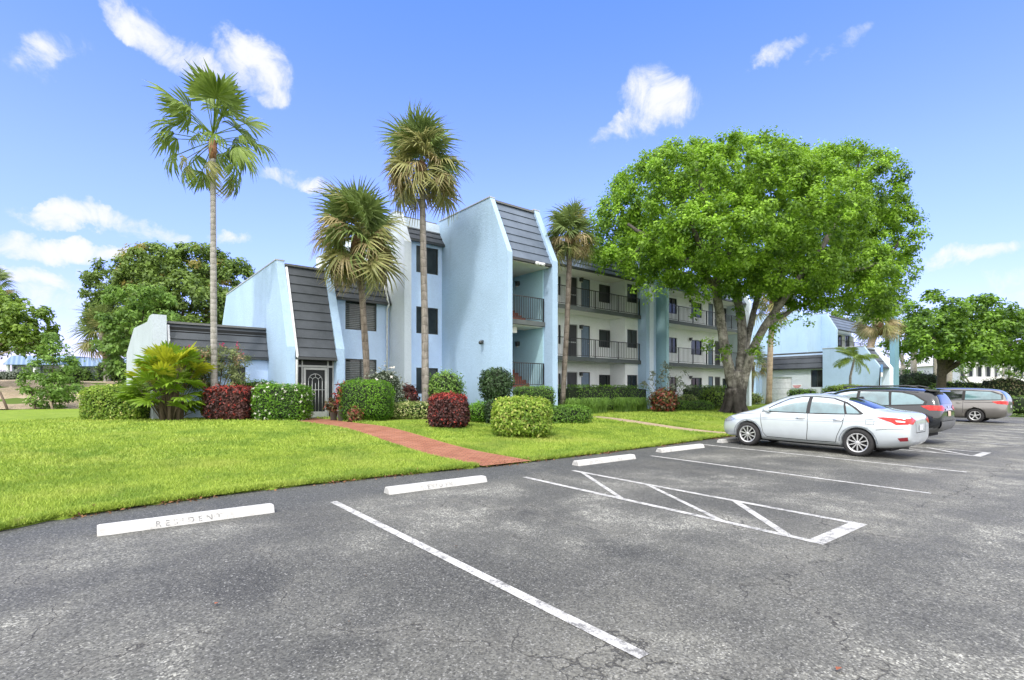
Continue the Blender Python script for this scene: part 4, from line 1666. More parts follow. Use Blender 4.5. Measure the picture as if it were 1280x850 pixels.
palm_bark('palm_grey', (0.15, 0.135, 0.12), (0.31, 0.285, 0.26))
palm_bark('palm_brown', (0.085, 0.07, 0.055), (0.23, 0.20, 0.17))
palm_bark('palm_pale', (0.24, 0.225, 0.21), (0.38, 0.365, 0.345), 14)
palm_bark('palm_tanbark', (0.30, 0.23, 0.16), (0.46, 0.37, 0.27), 8)
plain('palm boot', (0.15, 0.085, 0.045), 0.9, var=0.5, scale=9, bump=0.8)
plain('crownshaft', (0.27, 0.13, 0.07), 0.8, var=0.4, scale=9)


def superq(dirs, a, b, c_, pw):
    q = (np.abs(dirs[:, 0] / a) ** pw + np.abs(dirs[:, 1] / b) ** pw + np.abs(dirs[:, 2] / c_) ** pw) ** (-1.0 / pw)
    P = dirs * q[:, None]
    N = np.sign(P) * np.stack([np.abs(P[:, 0] / a) ** (pw - 1) / a, np.abs(P[:, 1] / b) ** (pw - 1) / b, np.abs(P[:, 2] / c_) ** (pw - 1) / c_], 1)
    return P, unit(N)


def lump(P, amp, seed):
    s_ = seed * 1.7
    return amp * (np.sin(P[:, 0] * 4.1 + s_) + np.sin(P[:, 1] * 4.7 + 2 * s_) + np.sin(P[:, 2] * 5.3 + 3 * s_) + 0.7 * np.sin(P[:, 0] * 9.1 + P[:, 2] * 8 + s_)) / 3.0


SEED = [0]


def shrub(name, label, cat, loc, size, mat, leaf=0.08, n=3000, pw=4.0, lumpy=0.05, odd=0.0, oddtop=False, rot=0.0, aspect=0.5,
          group=None, core='leaf core', flowers=None, shag=0.05, up=0.35, z0=None, stem=None, parent=None):
    """leafy mass on the ground at loc (u,v); size = width, depth, height"""
    SEED[0] += 1
    rng = np.random.default_rng(100 + SEED[0])
    a, b, c_ = size[0] / 2, size[1] / 2, size[2] / 2
    n = int(n * 1.4)
    zb = g(*loc) if z0 is None else z0
    top = thing(name, label, cat, (loc[0], loc[1], zb), group)
    top.rotation_euler = (0, 0, rot)
    d = unit(rng.normal(size=(n * 3, 3)))
    P, N = superq(d, a, b, c_, pw)
    wgt = np.sum(P * P, 1) / np.maximum(np.abs(np.sum(d * N, 1)), 0.2)
    keep = rng.uniform(0, 1, n * 3) < wgt / np.quantile(wgt, 0.97)
    P, N = P[keep][:n], N[keep][:n]
    depth = rng.beta(1.2, 4.0, len(P)) * 0.22 * min(a, b, c_) * 2
    P = P + N * (lump(P, lumpy, SEED[0]) - depth + rng.normal(0, shag * 0.4, len(P)))[:, None]
    P[:, 2] += c_
    ok = P[:, 2] > 0.02
    P, N, depth = P[ok], N[ok], depth[ok]
    Nn = unit(N + np.array([0, 0, up]) + rng.normal(0, 0.55, P.shape))
    V = leaves(P, Nn, leaf, aspect, 0.1, rng)
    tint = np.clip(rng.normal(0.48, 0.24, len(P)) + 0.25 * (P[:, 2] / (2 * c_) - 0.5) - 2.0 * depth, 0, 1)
    od = (rng.uniform(0, 1, len(P)) < odd).astype(float)
    if oddtop:
        od = ((rng.uniform(0, 1, len(P)) < 0.1 + 0.85 * sm((P[:, 2] / (2 * c_) - 0.72) / 0.25))).astype(float) * (rng.uniform(0, 1, len(P)) < odd)
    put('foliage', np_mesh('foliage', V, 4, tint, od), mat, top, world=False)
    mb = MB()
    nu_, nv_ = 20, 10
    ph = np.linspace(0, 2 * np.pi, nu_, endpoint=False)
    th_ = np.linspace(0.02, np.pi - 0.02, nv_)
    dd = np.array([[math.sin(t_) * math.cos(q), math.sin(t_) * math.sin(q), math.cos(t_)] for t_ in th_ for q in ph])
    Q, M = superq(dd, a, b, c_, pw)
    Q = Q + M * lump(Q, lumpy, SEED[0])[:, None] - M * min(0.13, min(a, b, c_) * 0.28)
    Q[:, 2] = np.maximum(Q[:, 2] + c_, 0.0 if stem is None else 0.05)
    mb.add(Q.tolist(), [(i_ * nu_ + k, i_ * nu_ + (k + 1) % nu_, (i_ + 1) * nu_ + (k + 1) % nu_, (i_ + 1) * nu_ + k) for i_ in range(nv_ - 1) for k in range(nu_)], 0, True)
    put('inner_core', mb.mesh('inner_core'), core, top, world=False)  # dark inner shell, added so the foliage is not see-through
    if flowers:
        fm, fn, fs, where = flowers
        idx = rng.choice(len(P), min(fn, len(P)), replace=False)
        if where == 'top':
            idx = idx[P[idx, 2] > 1.5 * c_]
        C_ = P[idx] + N[idx] * 0.05
        Pf = np.repeat(C_, 5, 0)
        Nf = unit(np.repeat(N[idx], 5, 0) + rng.normal(0, 0.45, Pf.shape))
        o_ = put('flowers', np_mesh('flowers', leaves(Pf, Nf, fs, 0.75, 0, rng), 4, rng.uniform(0, 1, len(Pf))), fm, top, world=False)
        o_['kind'] = 'stuff'
    if stem:
        for ch in list(top.children):
            ch.location.z += stem
        mb = MB()
        mb.tube([(0, 0, -0.1), (0.02, 0, stem * 0.6), (0, 0.02, stem + 0.3)], [0.05, 0.04, 0.03], 8)
        put('stem', mb.mesh('stem'), 'twig', top, world=False)
    return top


def px_h(y0, y1, Z):
    return abs(y1 - y0) / F_PX * Z


# ---- trimmed hedges and shrubs, left to right
shrub('hedge', 'light green box hedge at the left end of the building, beside the fan palm clump', 'hedge', at(150, 20.6), (2.35, 1.6, 1.35), 'leaf_lime', 0.10, 9000, 5, 0.06, odd=.06, rot=-TH)
shrub('shrub', 'dark straggly shrub between the light box hedge and the fan palm clump', 'shrub', at(189, 20.9), (0.8, 0.9, 1.7), 'leaf_deep', 0.11, 900, 2.5, 0.15, shag=0.2, core='twig')
shrub('red_hedge', 'square dark red hedge with brighter red top beside the white flowered hedge', 'hedge', at(290, 20.3), (1.75, 1.35, 1.36), 'leaf_red', 0.10, 4600, 5, 0.05, odd=.75, oddtop=True, core='leaf core red', rot=-TH)
shrub('hedge', 'low green hedge running behind the red and the white flowered hedges', 'hedge', at(318, 21.6), (2.1, 0.6, 1.6), 'leaf_bright', 0.08, 1800, 5, 0.05, rot=-TH)
shrub('flowering_hedge', 'square green hedge dotted with white flowers, left of the screened door', 'hedge', at(354, 20.1), (2.05, 1.3, 1.42), 'leaf_bright', 0.075, 5600, 6, 0.035, rot=-TH, flowers=('petal_white', 130, 0.06, 'all'))
shrub('hedge', 'large rounded bright green hedge right of the screened door', 'hedge', at(458, 20.0), (2.0, 1.8, 1.60), 'leaf_bright', 0.065, 7200, 3.6, 0.05, rot=-TH)
shrub('croton_plant', 'small croton with rusty leaves at the foot of the rounded green hedge', 'plant', at(443, 18.85), (0.52, 0.4, 0.55), 'leaf_croton', 0.11, 420, 2.2, 0.06, odd=.3, shag=.12)
shrub('flowering_shrub', 'airy shrub with white blooms behind the rounded green hedge', 'shrub', at(480, 21.3), (1.9, 0.8, 1.95), 'leaf_grey', 0.09, 1500, 2.3, 0.15, shag=.25, flowers=('petal_white', 90, 0.09, 'top'))
shrub('red_shrub', 'loose dark maroon shrub under the ground floor window left of the tall palm', 'shrub', at(511, 22.4), (0.85, 0.8, 1.42), 'leaf_red', 0.16, 900, 2.3, 0.1, odd=.08, shag=.15, core='leaf core red')
shrub('shrub', 'small grey green shrub under the loose maroon shrub', 'shrub', at(497, 21.6), (1.3, 0.7, 0.85), 'leaf_mid', 0.10, 900, 2.4, 0.1, shag=.1)
shrub('variegated_hedge', 'low yellow variegated hedge between the rounded green hedge and the red bush', 'hedge', at(512, 20.9), (1.85, 0.75, 0.70), 'leaf_varieg', 0.085, 2200, 3.5, 0.06, odd=.3, rot=-TH)
shrub('shrub', 'tall round green shrub against the tower side wall, right of the tall palm', 'shrub', at(556, 22.3), (1.75, 1.5, 1.95), 'leaf_mid', 0.12, 2600, 2.3, 0.14, shag=.16)
shrub('red_bush', 'trimmed dark red bush standing alone on the lawn', 'bush', at(561, 16.9), (1.28, 1.2, 1.12), 'leaf_red', 0.085, 4600, 4, 0.05, odd=.8, oddtop=True, core='leaf core red', rot=-TH)
shrub('shrub', 'small bright green shrub behind the lone red bush', 'shrub', at(600, 18.8), (1.0, 0.9, 0.84), 'leaf_bright', 0.075, 1700, 2.4, 0.09, shag=.1)
shrub('shrub', 'dark low shrub under the topiary beside the tower', 'shrub', at(615, 18.2), (0.35, 0.6, 0.9), 'leaf_deep', 0.09, 600, 2.4, 0.08)
shrub('topiary', 'dark rounded topiary on a stem in front of the stair tower', 'topiary', at(620, 19.6), (1.22, 1.1, 1.30), 'leaf_deep', 0.10, 2600, 2.5, 0.08, odd=0, shag=.1, stem=0.72)
shrub('variegated_bush', 'large light green trimmed bush standing alone on the lawn', 'bush', at(652, 15.6), (1.72, 1.55, 1.17), 'leaf_lime', 0.105, 8000, 3.3, 0.06, odd=.14, rot=-TH)
shrub('hedge', 'trimmed green hedge under the stair tower railing', 'hedge', at(668, 20.6), (1.7, 0.7, 1.35), 'leaf_hedge', 0.07, 3000, 6, 0.03, rot=-TH * .4)
shrub('hedge', 'low green hedge beside the large light green bush', 'hedge', at(709, 19.6), (1.85, 0.9, 0.70), 'leaf_hedge', 0.075, 3000, 5, 0.04, rot=-TH * .4)
UF0, UF1 = 18.2, 26.2
shrub('long_hedge', 'long tall trimmed hedge under the first balcony section', 'hedge', ((UF0 + UF1) / 2, 19.35), (UF1 - UF0, 0.9, 1.52), 'leaf_hedge', 0.085, 12000, 8, 0.035)
shrub('croton_shrub', 'croton with dark red and yellow leaves at the foot of the first wall pair', 'shrub', at(830, 27.6), (1.35, 1.2, 1.25), 'leaf_croton', 0.16, 1300, 2.4, 0.12, odd=.4, shag=.2)
shrub('hedge', 'low rounded hedge in front of the croton and the second balcony section', 'hedge', at(866, 29.4), (2.3, 1.0, 0.62), 'leaf_hedge', 0.07, 2600, 4, 0.05, rot=-TH)
shrub('hedge', 'pale variegated hedge mound behind the low rounded hedge', 'hedge', at(856, 31.0), (1.6, 0.9, 0.95), 'leaf_varieg', 0.08, 1300, 3, 0.05, odd=.05, rot=-TH)
shrub('long_hedge', 'long tall trimmed hedge under the second balcony section', 'hedge', (33.2, 19.2), (7.6, 0.9, 1.55), 'leaf_hedge', 0.09, 8000, 8, 0.04)
shrub('shrub', 'loose yellow green shrub left of the big tree trunk', 'shrub', at(893, 31.5), (1.9, 1.4, 1.40), 'leaf_light', 0.13, 1600, 2.5, 0.15, shag=.2)
shrub('shrub', 'low yellow flecked shrub beyond the right side of the big trunk', 'shrub', at(941, 45), (2.2, 1.3, 0.95), 'leaf_varieg', 0.14, 900, 2.5, 0.15, odd=.2, shag=.2)
shrub('hedge', 'flat topped yellow green hedge beside the right building, above the cars', 'hedge', at(1060, 37.5), (3.3, 1.8, 1.75), 'leaf_lime', 0.12, 3600, 3.5, 0.08, rot=-TH)
shrub('hedge', 'low dark hedge beside the white garage door', 'hedge', at(1003, 45.5), (2.5, 0.8, 1.35), 'leaf_hedge', 0.12, 1400, 5, 0.06, rot=-TH)
shrub('hedge', 'dark hedge at the far right edge of the parking lot', 'hedge', (47.4, 6.3), (1.6, 9.0, 1.25), 'leaf_mid', 0.13, 4200, 5, 0.08)
shrub('hedge', 'yellow green hedge far behind the parked cars under the spreading tree', 'hedge', at(1196, 62), (7.0, 2.0, 2.25), 'leaf_light', 0.22, 2400, 3, 0.2, rot=-TH)
shrub('shrub', 'pinkish green shrub mass at far right behind the parked cars', 'shrub', at(1256, 60), (5.2, 3.0, 2.9), 'leaf_boug', 0.25, 2200, 2.6, 0.3, odd=.25, shag=.3, rot=-TH)
shrub('shrub', 'dark green shrub bank beside the right building, left of the spreading tree', 'shrub', at(1148, 66), (6.0, 3.5, 3.4), 'leaf_deep', 0.28, 2600, 2.6, 0.4, shag=.35, rot=-TH)
for k, (x, yb, Z, wd, h_) in enumerate([(14, 476, 55, 2.6, 1.3), (30, 478, 56, 3.6, 1.2), (100, 477, 56, 3.4, 1.3), (122, 474, 58, 4.5, 1.5), (143, 480, 52, 3.0, 2.4), (88, 497, 41, 1.8, 1.3), (97, 488, 47, 2.2, 1.2)]):
    shrub('shrub', ['grey green shrub at far left below the blue roofed house', 'silvery low shrub left of the small staked tree', 'silvery shrub right of the small staked tree',
                    'silvery wide shrub in front of the right blue roofed house', 'yellow green shrub on the bank beside the garage wing', 'small green shrub on the bank right of the staked tree', 'small green shrub higher on the bank right of the staked tree'][k],
          'shrub', at(x, Z), (wd, 1.6, h_), 'leaf_light' if k == 4 else ('leaf_mid' if k > 4 else 'leaf_grey'), 0.2, 700, 2.5, 0.2, shag=.25, group='shrubs on the sandy bank')

# potted plants by the screened door
def pot(x, Z, r, h_, label):
    u_, v_ = at(x, Z)
    o = thing('plant_pot', label, 'pot', (u_, v_, g(u_, v_) + 0.04))
    mb = MB()
    mb.lathe([(0.0, 0), (r * .72, 0), (r, h_ * .92), (r * 1.08, h_ * .92), (r * 1.08, h_), (r * .9, h_), (r * .85, h_ * .85), (0, h_ * .85)], (0, 0, 0), 'z', 20)
    put('pot', mb.mesh('pot'), plain('grey pot', (0.16, 0.17, 0.17), 0.8), o, world=False)
    return o


pot(427, 19.6, 0.17, 0.40, 'grey plant pot at the right of the screened door')
pot(417, 20.0, 0.15, 0.34, 'dark plant pot nearest the screened door')
u_, v_ = at(417, 20.0)
shrub('potted_plant', 'bushy yellow brown potted croton right of the screened door', 'plant', (u_, v_), (0.62, 0.55, 0.55), 'leaf_croton', 0.12, 380, 2.2, 0.08, odd=.2, shag=.12, z0=g(u_, v_) + .34)
u_, v_ = at(427, 19.6)
shrub('cordyline_plant', 'upright red leaved plant in the grey pot by the screened door', 'plant', (u_, v_), (0.38, 0.38, 1.0), 'leaf_red', 0.26, 150, 2.0, 0.05, odd=.6, shag=.1, aspect=.2, z0=g(u_, v_) + .42, core='leaf core red')


# ---- ornamental grass clumps along the long hedge
def grass_clump(loc, r, h_, n, label, grp):
    rng = np.random.default_rng(int(loc[0] * 100))
    o = thing('ornamental_grass', label, 'grass clump', (loc[0], loc[1], g(*loc)), grp)
    az = rng.uniform(0, 2 * np.pi, n)
    spread = rng.uniform(0.25, 1.0, n) * r
    hh_ = h_ * rng.uniform(0.6, 1.1, n)
    base = rng.normal(0, r * 0.18, (n, 2))
    V = []
    ca, sa = np.cos(az), np.sin(az)
    wv = 0.014
    ss = [0, 0.35, 0.7, 1.0]
    zz_ = [0, 0.75, 1.0, 0.72]
    pts = [np.stack([base[:, 0] + ca * spread * s_ ** 1.3, base[:, 1] + sa * spread * s_ ** 1.3, hh_ * q], 1) for s_, q in zip(ss, zz_)]
    side = np.stack([-sa, ca, np.zeros(n)], 1) * wv
    for k in range(3):
        w0, w1 = (1, .9, .6)[k], (.9, .6, .05)[k]
        V.append(np.stack([pts[k] - side * w0, pts[k] + side * w0, pts[k + 1] + side * w1, pts[k + 1] - side * w1], 1))
    V = np.concatenate(V, 0).reshape(-1, 3)
    put('blades', np_mesh('blades', V, 4, np.tile(rng.uniform(0, 1, n), 3)), 'leaf_mid', o, world=False)


for k in range(9):
    uu = 17.7 + k * 0.98
    grass_clump((uu, 18.35 - 0.25 * math.sin(k * 1.9) - (0.9 if k < 3 else 0.1 * k)), 0.75, 0.78, 420, 'dark arching grass clump at the foot of the long hedge', 'arching grass clumps along the long hedge')


# ---- palms
def frond_mesh(Lp, Ls, nseg, spread, droop, wseg, fused, seed, petr=0.014):
    rng = np.random.default_rng(seed)
    V, T = [], []
    # petiole
    pp = [np.array([Lp * s_, 0, -0.06 * Lp * s_ * s_]) for s_ in (0, .5, 1)]
    for k in range(2):
        for ax_ in (np.array([0, petr, 0]), np.array([0, 0, petr])):
            V.append([pp[k] - ax_, pp[k] + ax_, pp[k + 1] + ax_ * .8, pp[k + 1] - ax_ * .8])
            T.append(0.55)
    hub = pp[-1]
    ss = [0, .22, .45, .7, 1.0]
    for i_ in range(nseg):
        a = spread * (2 * i_ / (nseg - 1) - 1) + rng.normal(0, 0.02)
        L = Ls * (1 - 0.30 * abs(a / spread) ** 1.5) * rng.uniform(.9, 1.08)
        dirn = np.array([math.cos(a), math.sin(a), 0.10 * abs(math.sin(a))])
        side = np.array([-math.sin(a), math.cos(a), 0.35 * (1 if i_ % 2 else -1)])
        dr_ = droop * rng.uniform(.6, 1.4)
        step = 2 * spread / (nseg - 1)
        tint = rng.uniform(0.2, 0.9)
        pts, ws = [], []
        for s_ in ss:
            q = hub + dirn * L * s_ * (1 - 0.25 * dr_ * s_ * s_) + np.array([0, 0, -dr_ * L * s_ ** 2.2])
            pts.append(q)
            fan_w = L * s_ * step * 0.52
            taper = wseg * (1 - max(0, (s_ - fused)) / (1.001 - fused)) if s_ > fused else wseg
            ws.append(min(fan_w, taper) if s_ <= fused else min(fan_w, taper + 0.003))
        ws[0] = 0.006
        for k in range(len(ss) - 1):
            V.append([pts[k] - side * ws[k], pts[k] + side * ws[k], pts[k + 1] + side * ws[k + 1], pts[k + 1] - side * ws[k + 1]])
            T.append(tint)
    return np_mesh('frond', np.array(V).reshape(-1, 3), 4, np.array(T))


def feather_mesh(L, nl, ll, droop, seed):
    rng = np.random.default_rng(seed)
    V, T = [], []
    pt = lambda s_: np.array([L * s_ * (1 - 0.25 * droop * s_), 0, -droop * L * 0.6 * s_ * s_ + 0.12 * L * s_])
    for k in range(8):
        a, b = pt(k / 8), pt((k + 1) / 8)
        w_2 = np.array([0, 0.018, 0])
        V.append([a - w_2, a + w_2, b + w_2 * .8, b - w_2 * .8])
        T.append(.6)
    for i_ in range(nl):
        s_ = 0.15 + 0.85 * i_ / nl
        b0 = pt(s_)
        l_ = ll * (0.5 + 0.9 * math.sin(math.pi * min(1, s_ * .9 + .08))) * rng.uniform(.85, 1.1)
        for sd_ in (-1, 1):
            d1 = np.array([0.55, sd_ * 0.8, -0.15 + rng.normal(0, .1)])
            d2 = np.array([0.45, sd_ * 0.6, -0.75])
            m_ = b0 + d1 * l_ * .5
            e_ = m_ + d2 * l_ * .5
            w_2 = np.array([0.02, 0, 0.004])
            V.append([b0 - w_2, b0 + w_2, m_ + w_2, m_ - w_2])
            V.append([m_ - w_2, m_ + w_2, e_ + w_2 * .1, e_ - w_2 * .1])
            tt_ = rng.uniform(.2, .9)
            T += [tt_, tt_]
    return np_mesh('frond', np.array(V).reshape(-1, 3), 4, np.array(T))


def palm(label, base, trunk_pts, r0, r1, bark, fronds, name='palm_tree', group=None, boot=None, cat='palm', roll=1.0):
    """trunk_pts relative to base; fronds: list of (mesh, azimuth, pitch, scale, material) ; meshes get their material once"""
    o = thing(name, label, cat, (base[0], base[1], g(*base) - 0.02), group)
    n_ = 14
    tp = [Vector(q) for q in trunk_pts]
    pts, rad = [], []
    for k in range(n_ + 1):
        s_ = k / n_ * (len(tp) - 1)
        i_ = min(int(s_), len(tp) - 2)
        pts.append(tp[i_].lerp(tp[i_ + 1], s_ - i_))
        rad.append(r0 + (r1 - r0) * k / n_ + (0.25 * r0 if k == 0 else 0))
    mb = MB()
    mb.tube(pts, rad, 12, wob=0.04, rr=random)
    put('trunk', mb.mesh('trunk'), bark, o, world=False)
    tip = pts[-1]
    if boot:
        mb = MB()
        br_, bl_, bm_ = boot
        mb.tube([tip - Vector((0, 0, bl_)), tip - Vector((0, 0, bl_ * .5)), tip, tip + Vector((0, 0, bl_ * .18))], [r1 * 1.02, br_ * .9, br_ * .85, br_ * .3], 12, wob=.12, rr=random)
        put('crownshaft' if bm_ == 'crownshaft' else 'boots', mb.mesh('boots'), bm_, o, world=False)
    for (me_, az, pi_, sc_2, off) in fronds:
        f = put('frond', me_, 'palm_green', o, world=False)
        f.location = tip + Vector((0, 0, off))
        f.rotation_euler = (random.uniform(-roll, roll), -pi_, az)
        f.scale = (sc_2,) * 3
    return o


def with_mat(me_, mat):
    me_.materials.append(MATS[mat])
    return me_


def sabal_crown(n_, R_, seed, tanfrac=0.3):
    """dense round cabbage palm head of radius about R_"""
    rng = random.Random(seed)
    G = [with_mat(frond_mesh(R_ * (.52 - .2 * k), R_ * .62, 28, R(125), .58, .022 * R_, .40, seed + k), 'palm_green') for k in range(2)]
    O = [with_mat(frond_mesh(R_ * (.50 - .18 * k), R_ * .60, 26, R(120), .62, .020 * R_, .40, seed + 5 + k), 'palm_olive') for k in range(2)]
    T_ = [with_mat(frond_mesh(R_ * .48, R_ * .48, 24, R(110), .85, .018 * R_, .36, seed + 9), 'palm_tan')]
    out = []
    for k in range(n_):
        f_ = (k + .5) / n_
        pitch = R(86 - 122 * f_ ** 0.85 + rng.uniform(-9, 9))
        az = k * 2.39996 + rng.uniform(-.25, .25)
        me_ = rng.choice(G) if rng.random() > .15 + .75 * f_ else rng.choice(O)
        if f_ > 1 - 1.6 * tanfrac and rng.random() < .38:
            me_ = T_[0]
        out.append((me_, az, pitch, rng.uniform(.85, 1.12), 0.22 * R_ - 0.55 * f_ * R_ + rng.uniform(-.08, .08) * R_))
    return out


def tpt(px, py, Z, base):
    q = at3(px, py, Z)
    return (q.x - base[0], q.y - base[1], q.z - g(*base))


# tallest slender fan palm at left
b_ = at(268, 20.6)
fr1 = []
rng_ = random.Random(3)
big1 = [with_mat(frond_mesh(1.15, 1.0, 20, R(95), .38, .052, .62, 40 + k, .02), 'palm_fan') for k in range(2)]
big2 = [with_mat(frond_mesh(1.2, .95, 18, R(70), .75, .050, .6, 45 + k, .02), 'palm_fan') for k in range(2)]
big3 = with_mat(frond_mesh(1.25, .85, 16, R(55), .95, .048, .55, 49, .02), 'palm_olive')
for k in range(17):
    fr1.append((rng_.choice(big1), k * 2.4 + rng_.uniform(-.3, .3), R(rng_.uniform(32, 84)), rng_.uniform(1.05, 1.3), 0.25))
for k in range(17):
    fr1.append((rng_.choice(big2), k * 2.4 + 1 + rng_.uniform(-.3, .3), R(rng_.uniform(-25, 32)), rng_.uniform(.95, 1.22), 0.0))
for k in range(8):
    fr1.append((big3 if k % 2 else big2[0], k * 1.3 + .4, R(rng_.uniform(-55, -38)), rng_.uniform(.95, 1.1), -0.1))
palm('tallest slender palm with a smooth grey trunk in front of the garage wing', b_, [tpt(268, 524, 20.6, b_), tpt(267, 380, 20.6, b_), tpt(266, 176, 20.6, b_)], .13, .10, 'palm_pale', fr1, boot=(.17, .75, 'crownshaft'))
# cabbage palm before the two storey bay
b_ = at(459, 21.6)
palm('stocky cabbage palm with a leaning trunk in front of the two storey bay', b_, [tpt(459, 525, 21.6, b_), tpt(458, 450, 21.6, b_), tpt(452, 360, 21.6, b_), tpt(447, 298, 21.6, b_)], 0.125, .135, 'palm_brown', sabal_crown(80, 2.15, 60, .35), boot=(.30, 1.1, 'palm boot'))
# tall cabbage palm
b_ = at(532, 21.9)
palm('tall cabbage palm with tan lower fronds in front of the three storey bay', b_, [tpt(532, 522, 21.9, b_), tpt(531, 400, 21.9, b_), tpt(527, 205, 21.9, b_)], .165, .12, 'palm_grey', sabal_crown(70, 1.9, 80, .3), boot=(.26, .9, 'palm boot'))
# cabbage palm right of the tower
b_ = at(703, 24.6)
palm('cabbage palm between the stair tower and the first balconies', b_, [tpt(703, 505, 24.6, b_), tpt(709, 400, 24.6, b_), tpt(713, 292, 24.6, b_)], .125, .125, 'palm_brown', sabal_crown(56, 1.4, 95, .25), boot=(.30, 1.0, 'palm boot'))
# far left
b_ = at(134, 47)
palm('small cabbage palm with a pale trunk at the left edge of the dark trees', b_, [tpt(134, 480, 47, b_), tpt(134, 455, 47, b_), tpt(127, 417, 47, b_)], .28, .25, 'palm_pale', sabal_crown(30, 2.6, 110, .25))
b_ = at(-8, 52)
palm('palm partly cut off by the left edge above the light green tree', b_, [tpt(-8, 480, 52, b_), tpt(-8, 360, 52, b_)], .25, .22, 'palm_grey', sabal_crown(26, 2.3, 120, .2))
# right side
b_ = at(1084, 47)
palm('leaning cabbage palm with hanging tan fronds above the right building', b_, [tpt(1082, 490, 47, b_), tpt(1086, 440, 47, b_), tpt(1098, 398, 47, b_)], .3, .28, 'palm_tanbark', sabal_crown(46, 2.3, 130, .3), boot=(.45, 1.5, 'palm boot'))
b_ = at(1063, 40.0)
fe = [with_mat(feather_mesh(1.75, 30, .5, .75, 5 + k), 'palm_fan') for k in range(2)]
fr1 = [(fe[k % 2], k * 2.4, R(rng_.uniform(0, 65) if k < 9 else rng_.uniform(-35, 5)), rng_.uniform(.85, 1.1), 0) for k in range(15)]
palm('small feather palm in front of the right building side wall', b_, [tpt(1062, 500, 40, b_), tpt(1063, 470, 40, b_), tpt(1068, 448, 40, b_)], .10, .07, 'palm_grey', fr1, cat='palm')
b_ = at(961, 43.5)
palm('tall palm with a pale tan trunk in front of the white garage door', b_, [tpt(961, 505, 43.5, b_), tpt(963, 430, 43.5, b_), tpt(967, 372, 43.5, b_)], .23, .20, 'palm_tanbark', sabal_crown(30, 2.3, 140, .5), boot=(.36, 1.2, 'palm boot'))
b_ = at(938, 47)
palm('short palm with hanging dry fronds between the big tree and the garage', b_, [tpt(938, 503, 47, b_), tpt(939, 472, 47, b_), tpt(941, 452, 47, b_)], .24, .22, 'palm_brown', sabal_crown(22, 1.7, 150, .6))

# ---- yellow fan palm clump
rng_ = random.Random(21)
b_ = at(214, 19.7)
o = thing('fan_palm_clump', 'bushy fan palm clump with yellow green fans in front of the garage wing', 'palm clump', (b_[0], b_[1], g(*b_)))
ym = [with_mat(frond_mesh(.05, .62, 18, R(105), .18, .05, .7, 200 + k), 'palm_yellow') for k in range(2)]
gm = [with_mat(frond_mesh(.05, .58, 18, R(100), .3, .045, .66, 210 + k), 'palm_shrub_green') for k in range(3)]
mb = MB()
fans = []
for k in range(88):
    az = rng_.uniform(0, 2 * math.pi)
    f_ = k / 88
    hgt = 0.45 + 2.0 * f_ ** 0.8 + rng_.uniform(-.15, .15)
    rad_ = 1.15 * math.sqrt(rng_.random()) * (1.05 - 0.45 * f_)
    bx, by = math.cos(az) * rad_ * .25, math.sin(az) * rad_ * .25
    ex, ey = math.cos(az) * rad_, math.sin(az) * rad_
    mb.tube([(bx, by, 0), (bx * .6 + ex * .4, by * .6 + ey * .4, hgt * .6), (ex, ey, hgt)], [.02, .014, .009], 5)
    pitch = R(10 + 55 * f_ + rng_.uniform(-25, 25))
    fans.append((rng_.choice(ym if (f_ > .55 and rng_.random() < .75) else gm), (ex, ey, hgt), az + rng_.uniform(-.5, .5), pitch, rng_.uniform(.85, 1.3)))
for k in range(7):
    az = k * .9
    mb.tube([(math.cos(az) * .3, math.sin(az) * .2, 0), (math.cos(az) * .38, math.sin(az) * .3, .75)], [.085, .06], 8)
put('stems', mb.mesh('stems'), 'twig', o, world=False)
for me_, loc, az, pi_, s_ in fans:
    f = put('frond', me_, 'palm_green', o, world=False)
    f.location = loc
    f.rotation_euler = (rng_.uniform(-.5, .5), -pi_, az)
    f.scale = (s_,) * 3


